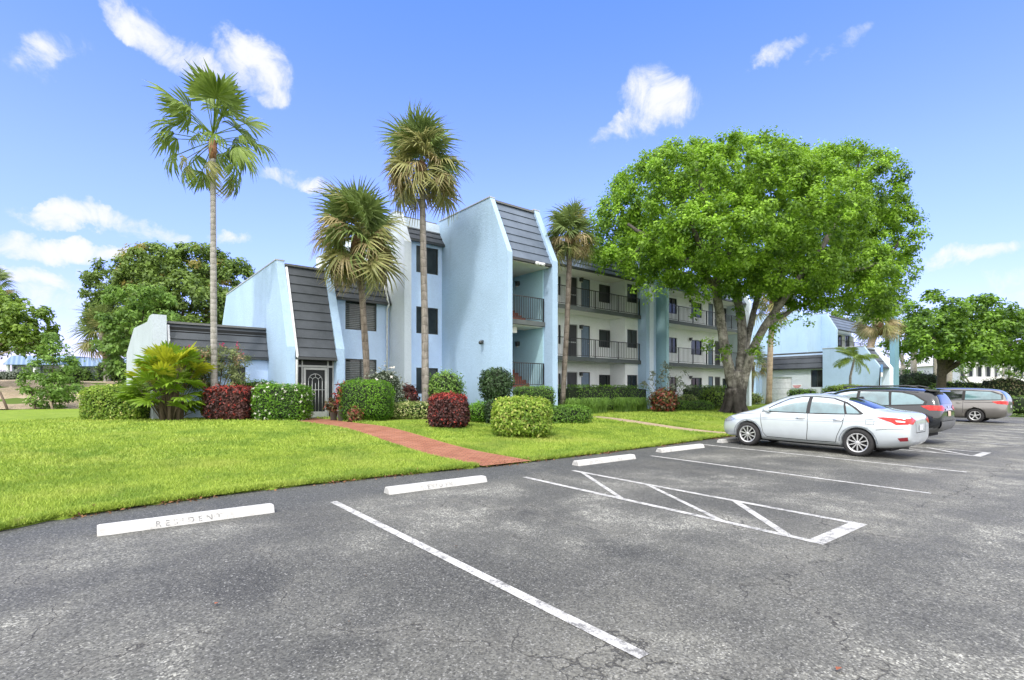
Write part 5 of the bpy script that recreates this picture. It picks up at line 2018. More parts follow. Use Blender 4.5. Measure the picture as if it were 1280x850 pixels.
# ---- trees
class Tree:
    def __init__(self, name, label, base, bark, group=None, seed=1):
        self.base = base
        self.o = thing(name, label, 'tree', (base[0], base[1], g(*base) - 0.05), group)
        self.bark = bark
        self.mb = MB()
        self.r = random.Random(seed)
        self.rng = np.random.default_rng(seed)

    def limb(self, pts, r0, r1, n=10, wiggle=0.0):
        out, rad = [], []
        P_ = [Vector(p_) for p_ in pts]
        m_ = 5
        for i_ in range(len(P_) - 1):
            p0, p1, p2, p3 = P_[max(0, i_ - 1)], P_[i_], P_[i_ + 1], P_[min(len(P_) - 1, i_ + 2)]
            for k in range(m_):
                s_ = k / m_
                q = 0.5 * ((2 * p1) + (p2 - p0) * s_ + (2 * p0 - 5 * p1 + 4 * p2 - p3) * s_ ** 2 + (3 * p1 - p0 - 3 * p2 + p3) * s_ ** 3)
                out.append(q + Vector((self.r.uniform(-1, 1), self.r.uniform(-1, 1), self.r.uniform(-1, 1))) * wiggle)
        out.append(P_[-1])
        for k in range(len(out)):
            s_ = k / (len(out) - 1)
            rad.append(r0 + (r1 - r0) * s_ ** 0.85)
        self.mb.tube(out, rad, n, wob=.07, rr=self.r)
        return out

    def finish_trunk(self):
        me_ = self.mb.mesh('trunk')
        put('trunk', me_, self.bark, self.o, world=True)
        self.o.children[0].location = -Vector(self.o.location)

    def crown(self, lobes, mat, tuft_r, per, dens, leaf, aspect=.5, odd=0.0, inner=0.3, oddtop=False, flat=0.75, name='crown', up=.5):
        rng = self.rng
        C_, N_ = [], []
        cs = [(np.array(c_), np.array(r_)) for c_, r_ in lobes]
        M = np.stack([CR, CF, [0, 0, 1]], 0)
        for i_, (c_, r_) in enumerate(cs):
            area = 4 * math.pi * ((r_[0] * r_[1]) ** 1.6 + (r_[0] * r_[2]) ** 1.6 + (r_[1] * r_[2]) ** 1.6) ** (1 / 1.6) / 3 ** (1 / 1.6)
            k = max(4, int(area * dens))
            d = unit(rng.normal(size=(k, 3)))
            rad = np.where(rng.uniform(0, 1, k) < inner, rng.uniform(.45, .9, k), rng.uniform(.88, 1.06, k))
            P_ = (d * r_ * rad[:, None]) @ M + c_
            Nn = unit((d / r_) @ M)
            keep = np.ones(k, bool)
            for j_, (c2, r2) in enumerate(cs):
                if j_ == i_:
                    continue
                q = ((P_ - c2) @ M.T) / r2
                keep &= ~((np.sum(q * q, 1) < 0.62) & (rng.uniform(0, 1, k) < .9))
            C_.append(P_[keep])
            N_.append(Nn[keep])
        C_, N_ = np.concatenate(C_), np.concatenate(N_)
        k = len(C_)
        tt = rng.normal(0, .22, k)
        sc_ = rng.uniform(.65, 1.25, k)
        od = rng.uniform(0, 1, k) < odd
        if oddtop:
            top = (C_[:, 2] - C_[:, 2].min()) / (C_[:, 2].max() - C_[:, 2].min())
            od = rng.uniform(0, 1, k) < odd * (0.15 + 1.7 * top ** 2)
        P_ = np.repeat(C_, per, 0)
        off = unit(rng.normal(size=P_.shape)) * (rng.uniform(0, 1, len(P_)) ** .45)[:, None] * np.array([1, 1, flat])
        P_ = P_ + off * (tuft_r * np.repeat(sc_, per))[:, None]
        Nf = unit(np.repeat(N_, per, 0) * .35 + off * .55 + np.array([0, 0, up]) + rng.normal(0, .4, P_.shape))
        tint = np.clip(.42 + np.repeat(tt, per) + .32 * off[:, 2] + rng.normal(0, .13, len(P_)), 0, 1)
        V = leaves(P_, Nf, leaf, aspect, .15, rng)
        V -= np.array(self.o.location)
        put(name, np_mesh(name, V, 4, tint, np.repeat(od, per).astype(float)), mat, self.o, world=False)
        return C_


def L3(x, y, Z, rx, ry, rd=None):
    q = at3(x, y, Z)
    k = Z / F_PX
    return (tuple(q), (rx * k, (rd if rd else (rx + ry) / 2 * k), ry * k))


# the big tree
ZO = 28.0
base = at(918, ZO)
T1 = Tree('shade_tree', 'huge bright green shade tree with forked pale trunk behind the silver sedan', base, 'bark_oak', seed=5)
gb = at3(918, 517, ZO)
zb_ = g(*base)
P3 = lambda x, y, dz=0: at3(x, y, ZO + dz)
B0 = Vector((base[0], base[1], zb_ - .2))
T1.limb([B0, P3(921, 500), P3(922, 480), P3(923, 464)], .52, .38, 16)
for a in range(7):
    t_ = a * .9 + .3
    T1.limb([Vector((base[0] + 1.0 * math.cos(t_), base[1] + 1.0 * math.sin(t_), zb_ - .16)), Vector((base[0] + .5 * math.cos(t_), base[1] + .5 * math.sin(t_), zb_ + .28)), Vector((base[0] + .2 * math.cos(t_), base[1] + .2 * math.sin(t_), zb_ + 1.3))], .12, .26, 8)
sL = T1.limb([P3(919, 498), P3(914, 475), P3(907, 440, -.2), P3(901, 400, -.4), P3(896, 362, -.8), P3(899, 330, -1.2), P3(893, 290, -1.5)], .30, .18, 12)
sM = T1.limb([P3(922, 492), P3(925, 465), P3(928, 430, .2), P3(926, 395, .4), P3(921, 372, .6), P3(915, 345, .8), P3(912, 300, .8)], .31, .16, 12)
sR = T1.limb([P3(926, 490), P3(932, 465, -.2), P3(942, 435, -.5), P3(956, 408, -.8), P3(970, 388, -1.0), P3(992, 357, -1.5), P3(1020, 320, -1.8)], .28, .13, 12)
sB = T1.limb([P3(925, 485, .3), P3(931, 440, 1.0), P3(940, 400, 1.6), P3(948, 365, 2.0), P3(958, 320, 2.4), P3(960, 290, 2.6)], .22, .11, 10)
for pts, r0, r1 in [
    ([P3(896, 362, -.8), P3(876, 338, -1.4), P3(850, 322, -2), P3(815, 300, -2.4), P3(785, 280, -2)], .25, .07),
    ([P3(898, 335, -1.1), P3(885, 318, -1.8), P3(872, 300, -2.4), P3(858, 262, -3), P3(845, 225, -3)], .22, .06),
    ([P3(893, 290, -1.5), P3(880, 250, -1.6), P3(870, 210, -1.5), P3(865, 185, -1.2)], .2, .05),
    ([P3(912, 300, .8), P3(925, 255, 1), P3(935, 210, .6), P3(940, 175, .3)], .2, .05),
    ([P3(970, 388, -1), P3(974, 350, -1), P3(975, 310, -1.4), P3(968, 270, -2)], .2, .06),
    ([P3(992, 357, -1.5), P3(1030, 345, -1.2), P3(1065, 338, -.5), P3(1105, 325, 0), P3(1125, 300, .5)], .17, .05),
    ([P3(1020, 320, -1.8), P3(1045, 280, -1.2), P3(1065, 235, -.5), P3(1075, 200, 0)], .18, .05),
    ([P3(956, 408, -.8), P3(978, 395, .2), P3(1010, 378, .8), P3(1050, 372, 1), P3(1100, 368, 1)], .17, .05),
    ([P3(955, 340, 2.4), P3(990, 305, 3), P3(1020, 265, 3), P3(1040, 220, 2.6)], .18, .05),
    ([P3(924, 372, .6), P3(900, 340, 2), P3(870, 310, 3), P3(840, 270, 3), P3(815, 240, 2.6)], .18, .05),
    ([P3(815, 300, -2.4), P3(790, 318, -2.2), P3(770, 330, -2)], .08, .03),
    ([P3(850, 322, -2), P3(840, 340, -2.4), P3(830, 360, -2.6)], .07, .03)]:
    T1.limb(pts, r0, r1, 8, .03)
T1.finish_trunk()
OAK = [L3(846, 240, ZO - 1.5, 70, 52), L3(788, 275, ZO, 40, 42), L3(925, 232, ZO - 3, 82, 54), L3(995, 268, ZO - 4, 80, 56), L3(1060, 245, ZO + .5, 58, 58),
       L3(1098, 300, ZO + 1, 40, 52), L3(1108, 345, ZO + 1, 30, 36), L3(905, 296, ZO - 4, 86, 42), L3(995, 325, ZO - 3, 72, 40), L3(1055, 345, ZO - 1, 58, 40),
       L3(806, 322, ZO - 2, 48, 26), L3(862, 335, ZO - 2.6, 46, 20), L3(762, 292, ZO + .5, 30, 34), L3(805, 245, ZO + 1, 40, 34), L3(830, 285, ZO + 2, 50, 44), L3(752, 318, ZO - .5, 16, 18), L3(930, 205, ZO + 1, 56, 28), L3(862, 205, ZO + 1.5, 46, 24),
       L3(1000, 235, ZO + 4, 80, 42), L3(870, 275, ZO + 4, 84, 54), L3(1055, 300, ZO + 4, 60, 54), L3(940, 300, ZO + 5, 74, 46), L3(985, 352, ZO + 1, 40, 22), L3(1092, 382, ZO + .5, 30, 18), L3(985, 214, ZO - 1, 36, 22), L3(1050, 198, ZO, 26, 18), L3(898, 350, ZO - 2.5, 46, 20), L3(955, 348, ZO - 1.5, 56, 22), L3(1020, 368, ZO - .5, 46, 16)]
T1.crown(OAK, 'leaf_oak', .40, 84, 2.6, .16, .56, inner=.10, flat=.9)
# hanging sprays under the crown
T1.crown([L3(800, 352, ZO - 3, 14, 14), L3(818, 368, ZO - 3.4, 10, 14), L3(840, 352, ZO - 3, 22, 10), L3(868, 382, ZO - 2.4, 12, 14), L3(905, 440, ZO - 1, 9, 9), L3(885, 430, ZO - 1.4, 9, 8), L3(940, 436, ZO - 1.6, 7, 9),
          L3(958, 420, ZO - 1.6, 12, 12), L3(975, 400, ZO - 1.8, 16, 12), L3(1012, 398, ZO - 1, 16, 8), L3(920, 392, ZO - 1, 8, 10), L3(960, 366, ZO - 2.4, 20, 10)],
         'leaf_oak', .30, 26, 1.5, .17, .5, name='low_foliage')


def round_tree(name, label, x, yb, Z, trunk_r, lobes, mat, bark='bark dark', seed=3, tuft=.5, per=34, dens=.6, leaf=.28, odd=0.0, group=None, forks=5, oddtop=False, inner=.2, trunk_top=None):
    base_ = at(x, Z)
    T_ = Tree(name, label, base_, bark, group, seed)
    z_ = g(*base_)
    cz_ = np.mean([l_[0][2] for l_ in lobes])
    zt = trunk_top if trunk_top else z_ + (cz_ - z_) * .55
    top = Vector((base_[0], base_[1], zt))
    T_.limb([Vector((base_[0], base_[1], z_ - .2)), Vector((base_[0] + .05, base_[1], (z_ + zt) / 2)), top], trunk_r * 1.2, trunk_r * .75, 10)
    for l_ in lobes[:forks]:
        c_ = Vector(l_[0])
        T_.limb([top - Vector((0, 0, .3)), top.lerp(c_, .5) + Vector((0, 0, -.3)), c_], trunk_r * .6, trunk_r * .15, 7, .04)
    T_.finish_trunk()
    T_.crown(lobes, mat, tuft, per, dens, leaf, .5, odd, inner, oddtop)
    return T_


# spreading tree at right
Z_ = 58
T2 = Tree('shade_tree', 'wide spreading bright green tree at right behind the parked cars', at(1176, Z_), 'bark dark', seed=8)
b2 = at(1176, Z_)
Q = lambda x, y, dz=0: at3(x, y, Z_ + dz)
T2.limb([Vector((b2[0], b2[1], .2)), Q(1177, 470), Q(1178, 455)], .5, .4, 12)
for pts, r0 in [([Q(1178, 460), Q(1172, 435), Q(1160, 415), Q(1145, 400)], .4), ([Q(1178, 460), Q(1182, 432), Q(1185, 405)], .45), ([Q(1180, 466), Q(1196, 455), Q(1216, 448), Q(1245, 440), Q(1275, 425)], .36), ([Q(1180, 460), Q(1200, 440), Q(1225, 415), Q(1250, 400)], .36)]:
    T2.limb(pts, r0, .1, 8, .05)
T2.finish_trunk()
T2.crown([L3(1150, 415, Z_, 36, 28), L3(1175, 392, Z_ - 1, 40, 24), L3(1215, 400, Z_ - 2, 46, 28), L3(1250, 420, Z_ - 3, 48, 30), L3(1285, 425, Z_ - 2, 42, 30), L3(1190, 425, Z_ - 3, 44, 18), L3(1140, 430, Z_ + 2, 26, 18),
          L3(1230, 438, Z_ - 4, 48, 16), L3(1310, 440, Z_, 40, 26), L3(1200, 408, Z_ + 4, 60, 26), L3(1260, 415, Z_ + 4, 50, 26), L3(1162, 376, Z_, 12, 10)], 'leaf_oak_right', .75, 52, .62, .40, .55, inner=.15)

# dark broadleaf trees at left behind the garage wing
round_tree('broadleaf_tree', 'dark dense tree with rusty tinged crown behind the garage wing', 215, 505, 50, .5,
           [L3(165, 370, 50, 48, 48), L3(205, 345, 48, 50, 38), L3(250, 350, 49, 46, 42), L3(285, 362, 50, 32, 40), L3(230, 385, 46, 60, 38), L3(270, 400, 47, 42, 36), L3(150, 400, 50, 32, 40), L3(190, 420, 47, 42, 40), L3(215, 375, 52, 60, 50), L3(262, 385, 51, 46, 50), L3(175, 385, 52, 40, 40)],
           'leaf_dark', seed=31, tuft=.62, per=80, dens=1.0, leaf=.34, odd=.06, oddtop=True, trunk_top=5.0)
round_tree('broadleaf_tree', 'bright mid green tree with layered leaves in front of the dark tree at left', 168, 510, 42, .22,
           [L3(160, 380, 42, 24, 22), L3(182, 372, 41, 28, 14), L3(150, 408, 42, 24, 22), L3(188, 400, 41, 30, 20), L3(160, 440, 42, 28, 24), L3(205, 396, 40, 14, 10), L3(140, 432, 42, 20, 10), L3(165, 470, 42, 24, 24)],
           'leaf_mid', seed=32, tuft=.5, per=44, dens=.95, leaf=.34, inner=.25)
round_tree('light_tree', 'light green tree cut off by the left edge of the picture', -26, 510, 38, .16,
           [L3(8, 395, 38, 30, 24), L3(34, 402, 37, 24, 26), L3(10, 420, 38, 36, 20), L3(42, 428, 37, 20, 16), L3(-15, 385, 38, 32, 26), L3(-30, 420, 38, 36, 26), L3(48, 412, 37, 14, 20)],
           'leaf_light', bark='bark pale', seed=33, tuft=.45, per=48, dens=1.5, leaf=.32, inner=.15)
# small staked tree
ZT = 34
round_tree('young_tree', 'small conical young tree with wooden stakes on the lawn edge at far left', 64, 512, ZT, .09,
           [L3(66, 440, ZT, 14, 16), L3(62, 462, ZT, 24, 16), L3(66, 482, ZT, 32, 14), L3(60, 497, ZT, 22, 12), L3(64, 422, ZT, 6, 10), L3(84, 455, ZT, 10, 10), L3(42, 478, ZT, 14, 12), L3(86, 490, ZT, 12, 10)],
           'leaf_mid', seed=34, tuft=.36, per=40, dens=2.4, leaf=.21, inner=.3, forks=4)
for k, (xa, ya, xb, yb) in enumerate([(66, 511, 59, 486), (45, 511, 38, 488), (10, 511, 0, 490)]):
    a_, b2_ = at3(xa, ya, ZT - .8), at3(xb, yb, ZT - .4)
    a_.z = g(a_.x, a_.y) - .1
    mb = MB()
    mb.tube([a_, b2_], [.07, .06], 8)
    o = mb.put('tree_stake', 'plain wood' if k == 0 else 'twig')
    tag(o, ['pale wooden stake leaning on the small conical tree', 'dark wooden stake left of the small conical tree', 'dark leaning stake at the far left edge of the lawn'][k], 'stake')

# thin branching shrub tree by the wall pair
round_tree('small_tree', 'sparse thin branched small tree beside the wall pair between the balconies', 834, 512, 27.9, .035,
           [L3(824, 470, 27.9, 14, 7), L3(846, 468, 27.8, 14, 8), L3(835, 462, 28, 10, 6), L3(858, 480, 27.8, 8, 6), L3(812, 478, 28, 8, 5), L3(848, 480, 27.6, 10, 5)],
           'leaf_grey', bark='twig', seed=35, tuft=.22, per=16, dens=1.7, leaf=.17, inner=.3, forks=6)
# flowering shrub over the garage door
b_ = at(270, 20.9)
T5 = Tree('bougainvillea', 'loose bougainvillea with a few pink flowers in front of the garage wing', b_, 'twig', seed=36)
for k in range(7):
    T5.limb([Vector((b_[0] + .15 * math.cos(k), b_[1] + .15 * math.sin(k), g(*b_))), at3(262 + k * 3, 490, 20.9), at3(238 + k * 10, 448 + (k % 3) * 7, 20.7 + .1 * k)], .035, .012, 6, .01)
T5.finish_trunk()
BG = [L3(245, 452, 20.8, 16, 14), L3(270, 447, 20.9, 24, 14), L3(292, 450, 21, 16, 14), L3(258, 470, 20.8, 18, 12), L3(296, 474, 20.8, 9, 12), L3(240, 470, 20.8, 10, 16), L3(278, 462, 21.2, 12, 10)]
pc = T5.crown(BG, 'leaf_boug', .22, 44, 10, .10, .4, odd=.22, inner=.3)
rng2 = np.random.default_rng(5)
sel = pc[np.argsort(-pc[:, 2])[:60]]
sel = sel[rng2.choice(60, 11, replace=False)]
Pf = np.repeat(sel, 16, 0) + rng2.normal(0, .055, (176, 3)) + np.array([0, 0, .12])
o = put('flowers', np_mesh('flowers', leaves(Pf, unit(rng2.normal(size=Pf.shape)), .07, .8, 0, rng2) - np.array(T5.o.location), 4, rng2.uniform(0, 1, len(Pf))), 'petal_pink', T5.o, world=False)
o['kind'] = 'stuff'

# background trees at right
for k, (x, Z, lobes, mat, lab) in enumerate([
    (1046, 78, [(1045, 385, 22, 14), (1030, 395, 14, 12), (1060, 392, 16, 14)], 'leaf_light', 'light green tree rising behind the right building roof'),
    (1128, 72, [(1130, 420, 20, 34), (1140, 450, 16, 22), (1122, 400, 12, 14)], 'leaf_mid', 'green tree squeezed between the right building and the spreading tree'),
    (1085, 62, [(1082, 436, 14, 7), (1090, 440, 12, 6)], 'leaf_lime', 'low lime green tree under the leaning palm'),
    (1252, 74, [(1275, 462, 14, 12), (1255, 455, 12, 12)], 'leaf_light', 'small light green tree before the far white buildings'),
    (1215, 70, [(1200, 470, 8, 10), (1200, 458, 6, 8)], 'leaf_mid', 'slim dark green sapling in front of the low white gable')]):
    round_tree('background_tree', lab, x, 490, Z, .3, [L3(a, b, Z, c_, d_) for a, b, c_, d_ in lobes], mat, bark='bark pale', seed=50 + k, tuft=.6, per=30, dens=.5, leaf=.36, group='background trees at right', forks=3)
for k, (x, Z) in enumerate([(1142, 70), (1170, 72), (1186, 72)]):
    b_ = at(x, Z)
    round_tree('background_tree', ['pale trunked tree nearest the right building', 'pale trunked tree just left of the spreading tree trunk', 'pale trunked tree just right of the spreading tree trunk'][k], x, 490, Z, .38,
               [L3(x, 415, Z, 16, 12), L3(x + 8, 428, Z, 12, 8)], 'leaf_mid', bark='bark pale', seed=60 + k, tuft=.6, per=26, dens=.4, leaf=.36, group='background trees at right', forks=2, trunk_top=zh(420, Z))
# far tree belt on the horizon
n = 5200
for nm, x0, x1, Z, yt, lab in [('tree_belt', -700, 140, 170, 462, 'distant belt of trees along the left horizon'), ('tree_belt', 1090, 2300, 150, 446, 'distant belt of trees along the right horizon')]:
    rng2 = np.random.default_rng(9 + int(Z))
    xs = rng2.uniform(x0, x1, n)
    Zs = Z + rng2.uniform(-6, 6, n) + 20 * ((xs - 640) / 1000) ** 2
    cx = (xs - 640) / F_PX
    uu, vv = (CS * cx + SN) * Zs, (-SN * cx + CS) * Zs
    ht = zh(yt, Z) * (0.75 + .25 * np.sin(xs * .05) + .12 * np.sin(xs * .17 + 2))
    zz = ht * rng2.uniform(0, 1, n) ** .7
    Pn = np.stack([uu, vv, zz], 1)
    Nn = unit(rng2.normal(size=(n, 3)) + np.array([0, 0, .5]))
    o = put(nm, np_mesh(nm, leaves(Pn, Nn, 2.6, .7, 0, rng2), 4, np.clip(rng2.normal(.4, .2, n), 0, 1)), 'leaf_dark')
    tag(o, lab, 'trees', kind='stuff')
# ================================================================== CARS
def carpaint(name, col, metal=0.45, rough=0.28):
    t = NT(name)
    p = t.coord('Object')
    c = t.mix(t.rng(t.noise(p, 3, 4), 0.35, 0.65), tuple(x * .95 for x in col), col)
    sp = t.n('ShaderNodeSeparateXYZ')
    t.link(p, sp.inputs[0])
    dust = t.math('MULTIPLY', t.rng(sp.outputs[2], 0.5, 0.2), 0.22)
    c = t.mix(dust, c, (0.20, 0.19, 0.17))
    MATS[name] = t.done(t.bsdf(c, rough, metal, None, 0.5, 1.0))


carpaint('paint silver blue', (0.60, 0.66, 0.70), 0.3)
carpaint('paint black', (0.010, 0.013, 0.018), 0.2, 0.2)
carpaint('paint taupe', (0.215, 0.205, 0.195), 0.55, 0.3)
carpaint('paint white', (0.74, 0.74, 0.72), 0.1)
carpaint('paint silver', (0.52, 0.53, 0.54), 0.6)
plain('tyre rubber', (0.022, 0.022, 0.023), 0.85)
plain('alloy', (0.60, 0.61, 0.62), 0.28, 0.75)
plain('arch black', (0.008, 0.008, 0.009), 0.9)
plain('cladding', (0.055, 0.058, 0.062), 0.7)
plain('bumper grey', (0.13, 0.135, 0.14), 0.6)
plain('seam', (0.015, 0.016, 0.018), 0.8)
plain('seal black', (0.012, 0.012, 0.013), 0.5)
plain('chrome', (0.72, 0.73, 0.74), 0.15, 1.0)
plain('plate white', (0.58, 0.60, 0.62), 0.5, var=.3, scale=40)
plain('plate peach', (0.62, 0.47, 0.38), 0.5, var=.3, scale=40)
t = NT('red lamp')
c = t.mix(t.rng(t.noise(t.coord('Object'), 9, 3), .35, .65), (0.42, 0.010, 0.010), (0.72, 0.05, 0.04))
MATS['lamp red'] = t.done(t.bsdf(c, 0.15, 0, None, .4))
plain('lamp white', (0.72, 0.70, 0.68), 0.1, 0.0, 0.6, 1.0)
plain('headlamp', (0.42, 0.45, 0.47), 0.08, 0.4, 0.6, 1.0)


def carglass(name, dark, refl):
    t = NT(name)
    g1 = t.n('ShaderNodeBsdfGlossy')
    g1.inputs['Roughness'].default_value = 0.03
    g1.inputs['Color'].default_value = (.9, .97, 1, 1)
    c = t.mix(t.rng(t.noise(t.coord('Object'), 1.6, 3), .4, .6), dark, tuple(x * 1.8 for x in dark))
    d = t.bsdf(c, 0.05, 0, None, .6)
    fr = t.n('ShaderNodeFresnel')
    fr.inputs['IOR'].default_value = 1.5
    mx = t.n('ShaderNodeMixShader')
    f_ = t.math('ADD', t.math('MULTIPLY', fr.outputs[0], .45), refl)
    t.link(f_, mx.inputs[0])
    t.link(d.outputs[0], mx.inputs[1])
    t.link(g1.outputs[0], mx.inputs[2])
    MATS[name] = t.done(mx)


carglass('car glass', (0.06, 0.115, 0.13), 0.07)
carglass('car glass dark', (0.012, 0.014, 0.018), 0.06)


def eval_mesh(ob):
    dg = bpy.context.evaluated_depsgraph_get()
    return bpy.data.meshes.new_from_object(ob.evaluated_get(dg))


def car_body(st, wheels, arch_r):
    """smooth closed shell lofted through the stations, wheel wells cut out"""
    V, F_ = [], []
    rings = []
    for (y, zb, wb, zm, wm, zs, ws, ze, wr, zr) in st:
        half = [(0, zb), (wb * .8, zb), (wb, zb + .035), (wm - .012, zb + (zm - zb) * .5), (wm, zm), ((wm + ws) / 2 + .008, zm + (zs - zm) * .6), (ws, zs),
                (ws + (wr - ws) * .42 + .012, zs + (ze - zs) * .5), (wr, ze), (wr * .62, ze + (zr - ze) * .72), (0, zr)]
        ring = [(x, y, z) for x, z in half] + [(-x, y, z) for x, z in half[-2:0:-1]]
        rings.append(ring)
    n = len(rings[0])
    for r_ in rings:
        V += r_
    for i_ in range(len(rings) - 1):
        for k in range(n):
            F_.append((i_ * n + k, i_ * n + (k + 1) % n, (i_ + 1) * n + (k + 1) % n, (i_ + 1) * n + k))
    F_.append(tuple(range(n)))
    F_.append(tuple((len(rings) - 1) * n + k for k in range(n - 1, -1, -1)))
    me = bpy.data.meshes.new('body')
    me.from_pydata(V, [], F_)
    bm = bmesh.new()
    bm.from_mesh(me)
    bmesh.ops.recalc_face_normals(bm, faces=bm.faces)
    bm.to_mesh(me)
    bm.free()
    me.materials.append(MATS['arch black'])
    me.materials.append(MATS['arch black'])
    ob = bpy.data.objects.new('body', me)
    COL.objects.link(ob)
    ob.modifiers.new('s', 'SUBSURF').levels = 2
    tmp = []
    for (y, z) in wheels:
        for s_ in (-1, 1):
            mb = MB()
            mb.lathe([(0.001, 0), (arch_r, 0), (arch_r, 0.9), (0.001, 0.9)], (0.52 if s_ > 0 else -1.42, y, z), 'x', 40, 1)
            cm = mb.mesh('cut')
            cm.materials.append(MATS['arch black'])
            cm.materials.append(MATS['arch black'])
            co = bpy.data.objects.new('cut', cm)
            COL.objects.link(co)
            md = ob.modifiers.new('b', 'BOOLEAN')
            md.operation = 'DIFFERENCE'
            md.solver = 'EXACT'
            md.object = co
            tmp.append(co)
    res = eval_mesh(ob)
    for co in tmp:
        bpy.data.objects.remove(co)
    bpy.data.objects.remove(ob)
    res.materials.clear()
    return res


class Car:
    def __init__(self, name, label, cat, st, wheels, arch_r, paint, clad, loc, clad_z=.0, group='parked cars', rz=0.0, mesh=None):
        self.o = thing(name, label, cat, loc, group)
        self.o.rotation_euler = (PITCH, 0, rz)
        me = car_body(st, wheels, arch_r)
        bm = bmesh.new()
        bm.from_mesh(me)
        self.bvh = BVHTree.FromBMesh(bm)
        bm.free()
        for m_ in (paint, 'arch black', clad):
            me.materials.append(MATS[m_])
        mi = np.zeros(len(me.polygons), np.int32)
        me.polygons.foreach_get('material_index', mi)
        for p_ in me.polygons:
            if mi[p_.index] == 0 and p_.center.z < clad_z:
                p_.material_index = 2
            p_.use_smooth = mi[p_.index] == 0
        put('body', me, [], self.o, world=False)

    def hit(self, axis, a, b):
        o_, d_ = {'x-': (Vector((-3, a, b)), Vector((1, 0, 0))), 'x+': (Vector((3, a, b)), Vector((-1, 0, 0))), 'y-': (Vector((a, -5, b)), Vector((0, 1, 0))),
                  'y+': (Vector((a, 5, b)), Vector((0, -1, 0))), 'z': (Vector((a, b, 4)), Vector((0, 0, -1)))}[axis]
        h_, nn, _, _ = self.bvh.ray_cast(o_, d_)
        return h_, nn, d_

    def decal(self, name, axis, poly, mat, off=.006, step=.06, parent=None):
        """a panel with this outline laid onto the body, seen along an axis"""
        bm = bmesh.new()
        vs = [bm.verts.new((a, b, 0)) for a, b in poly]
        bm.faces.new(vs)
        for ax_ in (0, 1):
            lo, hi = min(p_[ax_] for p_ in poly), max(p_[ax_] for p_ in poly)
            x = math.ceil(lo / step) * step
            while x < hi:
                nn = [0, 0, 0]
                co = [0, 0, 0]
                nn[ax_] = 1
                co[ax_] = x
                bmesh.ops.bisect_plane(bm, geom=bm.verts[:] + bm.edges[:] + bm.faces[:], plane_co=co, plane_no=nn, dist=1e-5)
                x += step
        bad = []
        for v_ in bm.verts:
            h_, nn, d_ = self.hit(axis, v_.co.x, v_.co.y)
            if h_ is None:
                bad.append(v_)
                continue
            if nn.dot(d_) > 0:
                nn = -nn
            v_.co = h_ + nn * off
        if bad:
            bmesh.ops.delete(bm, geom=bad, context='VERTS')
        bmesh.ops.recalc_face_normals(bm, faces=bm.faces)
        me = bpy.data.meshes.new(name)
        bm.to_mesh(me)
        bm.free()
        me.polygons.foreach_set('use_smooth', [True] * len(me.polygons))
        return put(name, me, mat, parent or self.o, world=False)

    def line(self, name, axis, pts, wid=.012, mat='seam', off=.004):
        mb = MB()
        dense = []
        for (a, b), (c_, d_) in zip(pts[:-1], pts[1:]):
            k = max(2, int(math.hypot(c_ - a, d_ - b) / .05))
            dense += [(a + (c_ - a) * i_ / k, b + (d_ - b) * i_ / k) for i_ in range(k)]
        dense.append(pts[-1])
        prev = None
        for i_, (a, b) in enumerate(dense):
            a2, b2 = dense[min(i_ + 1, len(dense) - 1)]
            a1, b1 = dense[max(i_ - 1, 0)]
            L_ = math.hypot(a2 - a1, b2 - b1) or 1
            nx, ny = -(b2 - b1) / L_ * wid / 2, (a2 - a1) / L_ * wid / 2
            q = []
            for s_ in (-1, 1):
                h_, nn, d_ = self.hit(axis, a + nx * s_, b + ny * s_)
                if h_ is None:
                    q = None
                    break
                if nn.dot(d_) > 0:
                    nn = -nn
                q.append(h_ + nn * off)
            if q and prev:
                mb.add([prev[0], prev[1], q[1], q[0]], [(0, 1, 2, 3)])
            prev = q
        if mb.v:
            return mb.put_local(name, mat, self.o)

    def wheel(self, y, x, r, rim, spokes, wide=.21, swid=.045, twin=False):
        s_ = 1 if x > 0 else -1
        T_ = MB()
        w2 = wide / 2
        T_.lathe([(rim, -w2 * .8), (rim + .02, -w2), (r - .03, -w2), (r, -w2 * .72), (r, w2 * .72), (r - .03, w2), (rim + .02, w2), (rim, w2 * .8)], (x, y, r), 'x', 40)
        w = put('wheel', T_.mesh('tyre'), 'tyre rubber', self.o, world=False)
        R_ = MB()
        R_.lathe([(rim + .004, s_ * w2 * .92), (rim - .012, s_ * w2 * .95), (rim - .03, s_ * w2 * .70), (rim - .035, -s_ * w2 * .6)], (x, y, r), 'x', 40)
        R_.lathe([(.055, s_ * w2 * .5), (.05, s_ * w2 * .86), (.03, s_ * w2 * .90), (.001, s_ * w2 * .90)], (x, y, r), 'x', 20)
        for k in range(spokes):
            for tw in ((-.11, .11) if twin else (0,)):
                a = 2 * math.pi * k / spokes + .3
                a2 = a + tw
                c1, s1, c2, s2 = math.cos(a), math.sin(a), math.cos(a2), math.sin(a2)
                r0, r1 = .035, rim - .018
                for (wa, wb_) in ((swid * .75, swid),):
                    p0 = Vector((0, c1 * r0, s1 * r0))
                    p1 = Vector((0, c2 * r1, s2 * r1))
                    n_ = Vector((0, -s2, c2))
                    xo, xi = x + s_ * w2 * .88, x + s_ * w2 * .55
                    q = [p0 - n_ * wa / 2, p0 + n_ * wa / 2, p1 + n_ * wb_ / 2, p1 - n_ * wb_ / 2]
                    vs = [(xo, y + p_.y, r + p_.z) for p_ in q] + [(xi, y + p_.y, r + p_.z) for p_ in q]
                    R_.add(vs, [(0, 1, 2, 3), (4, 5, 6, 7), (0, 1, 5, 4), (1, 2, 6, 5), (2, 3, 7, 6), (3, 0, 4, 7)])
        put('rim', R_.mesh('rim'), 'alloy', w, world=False)
        D_ = MB()
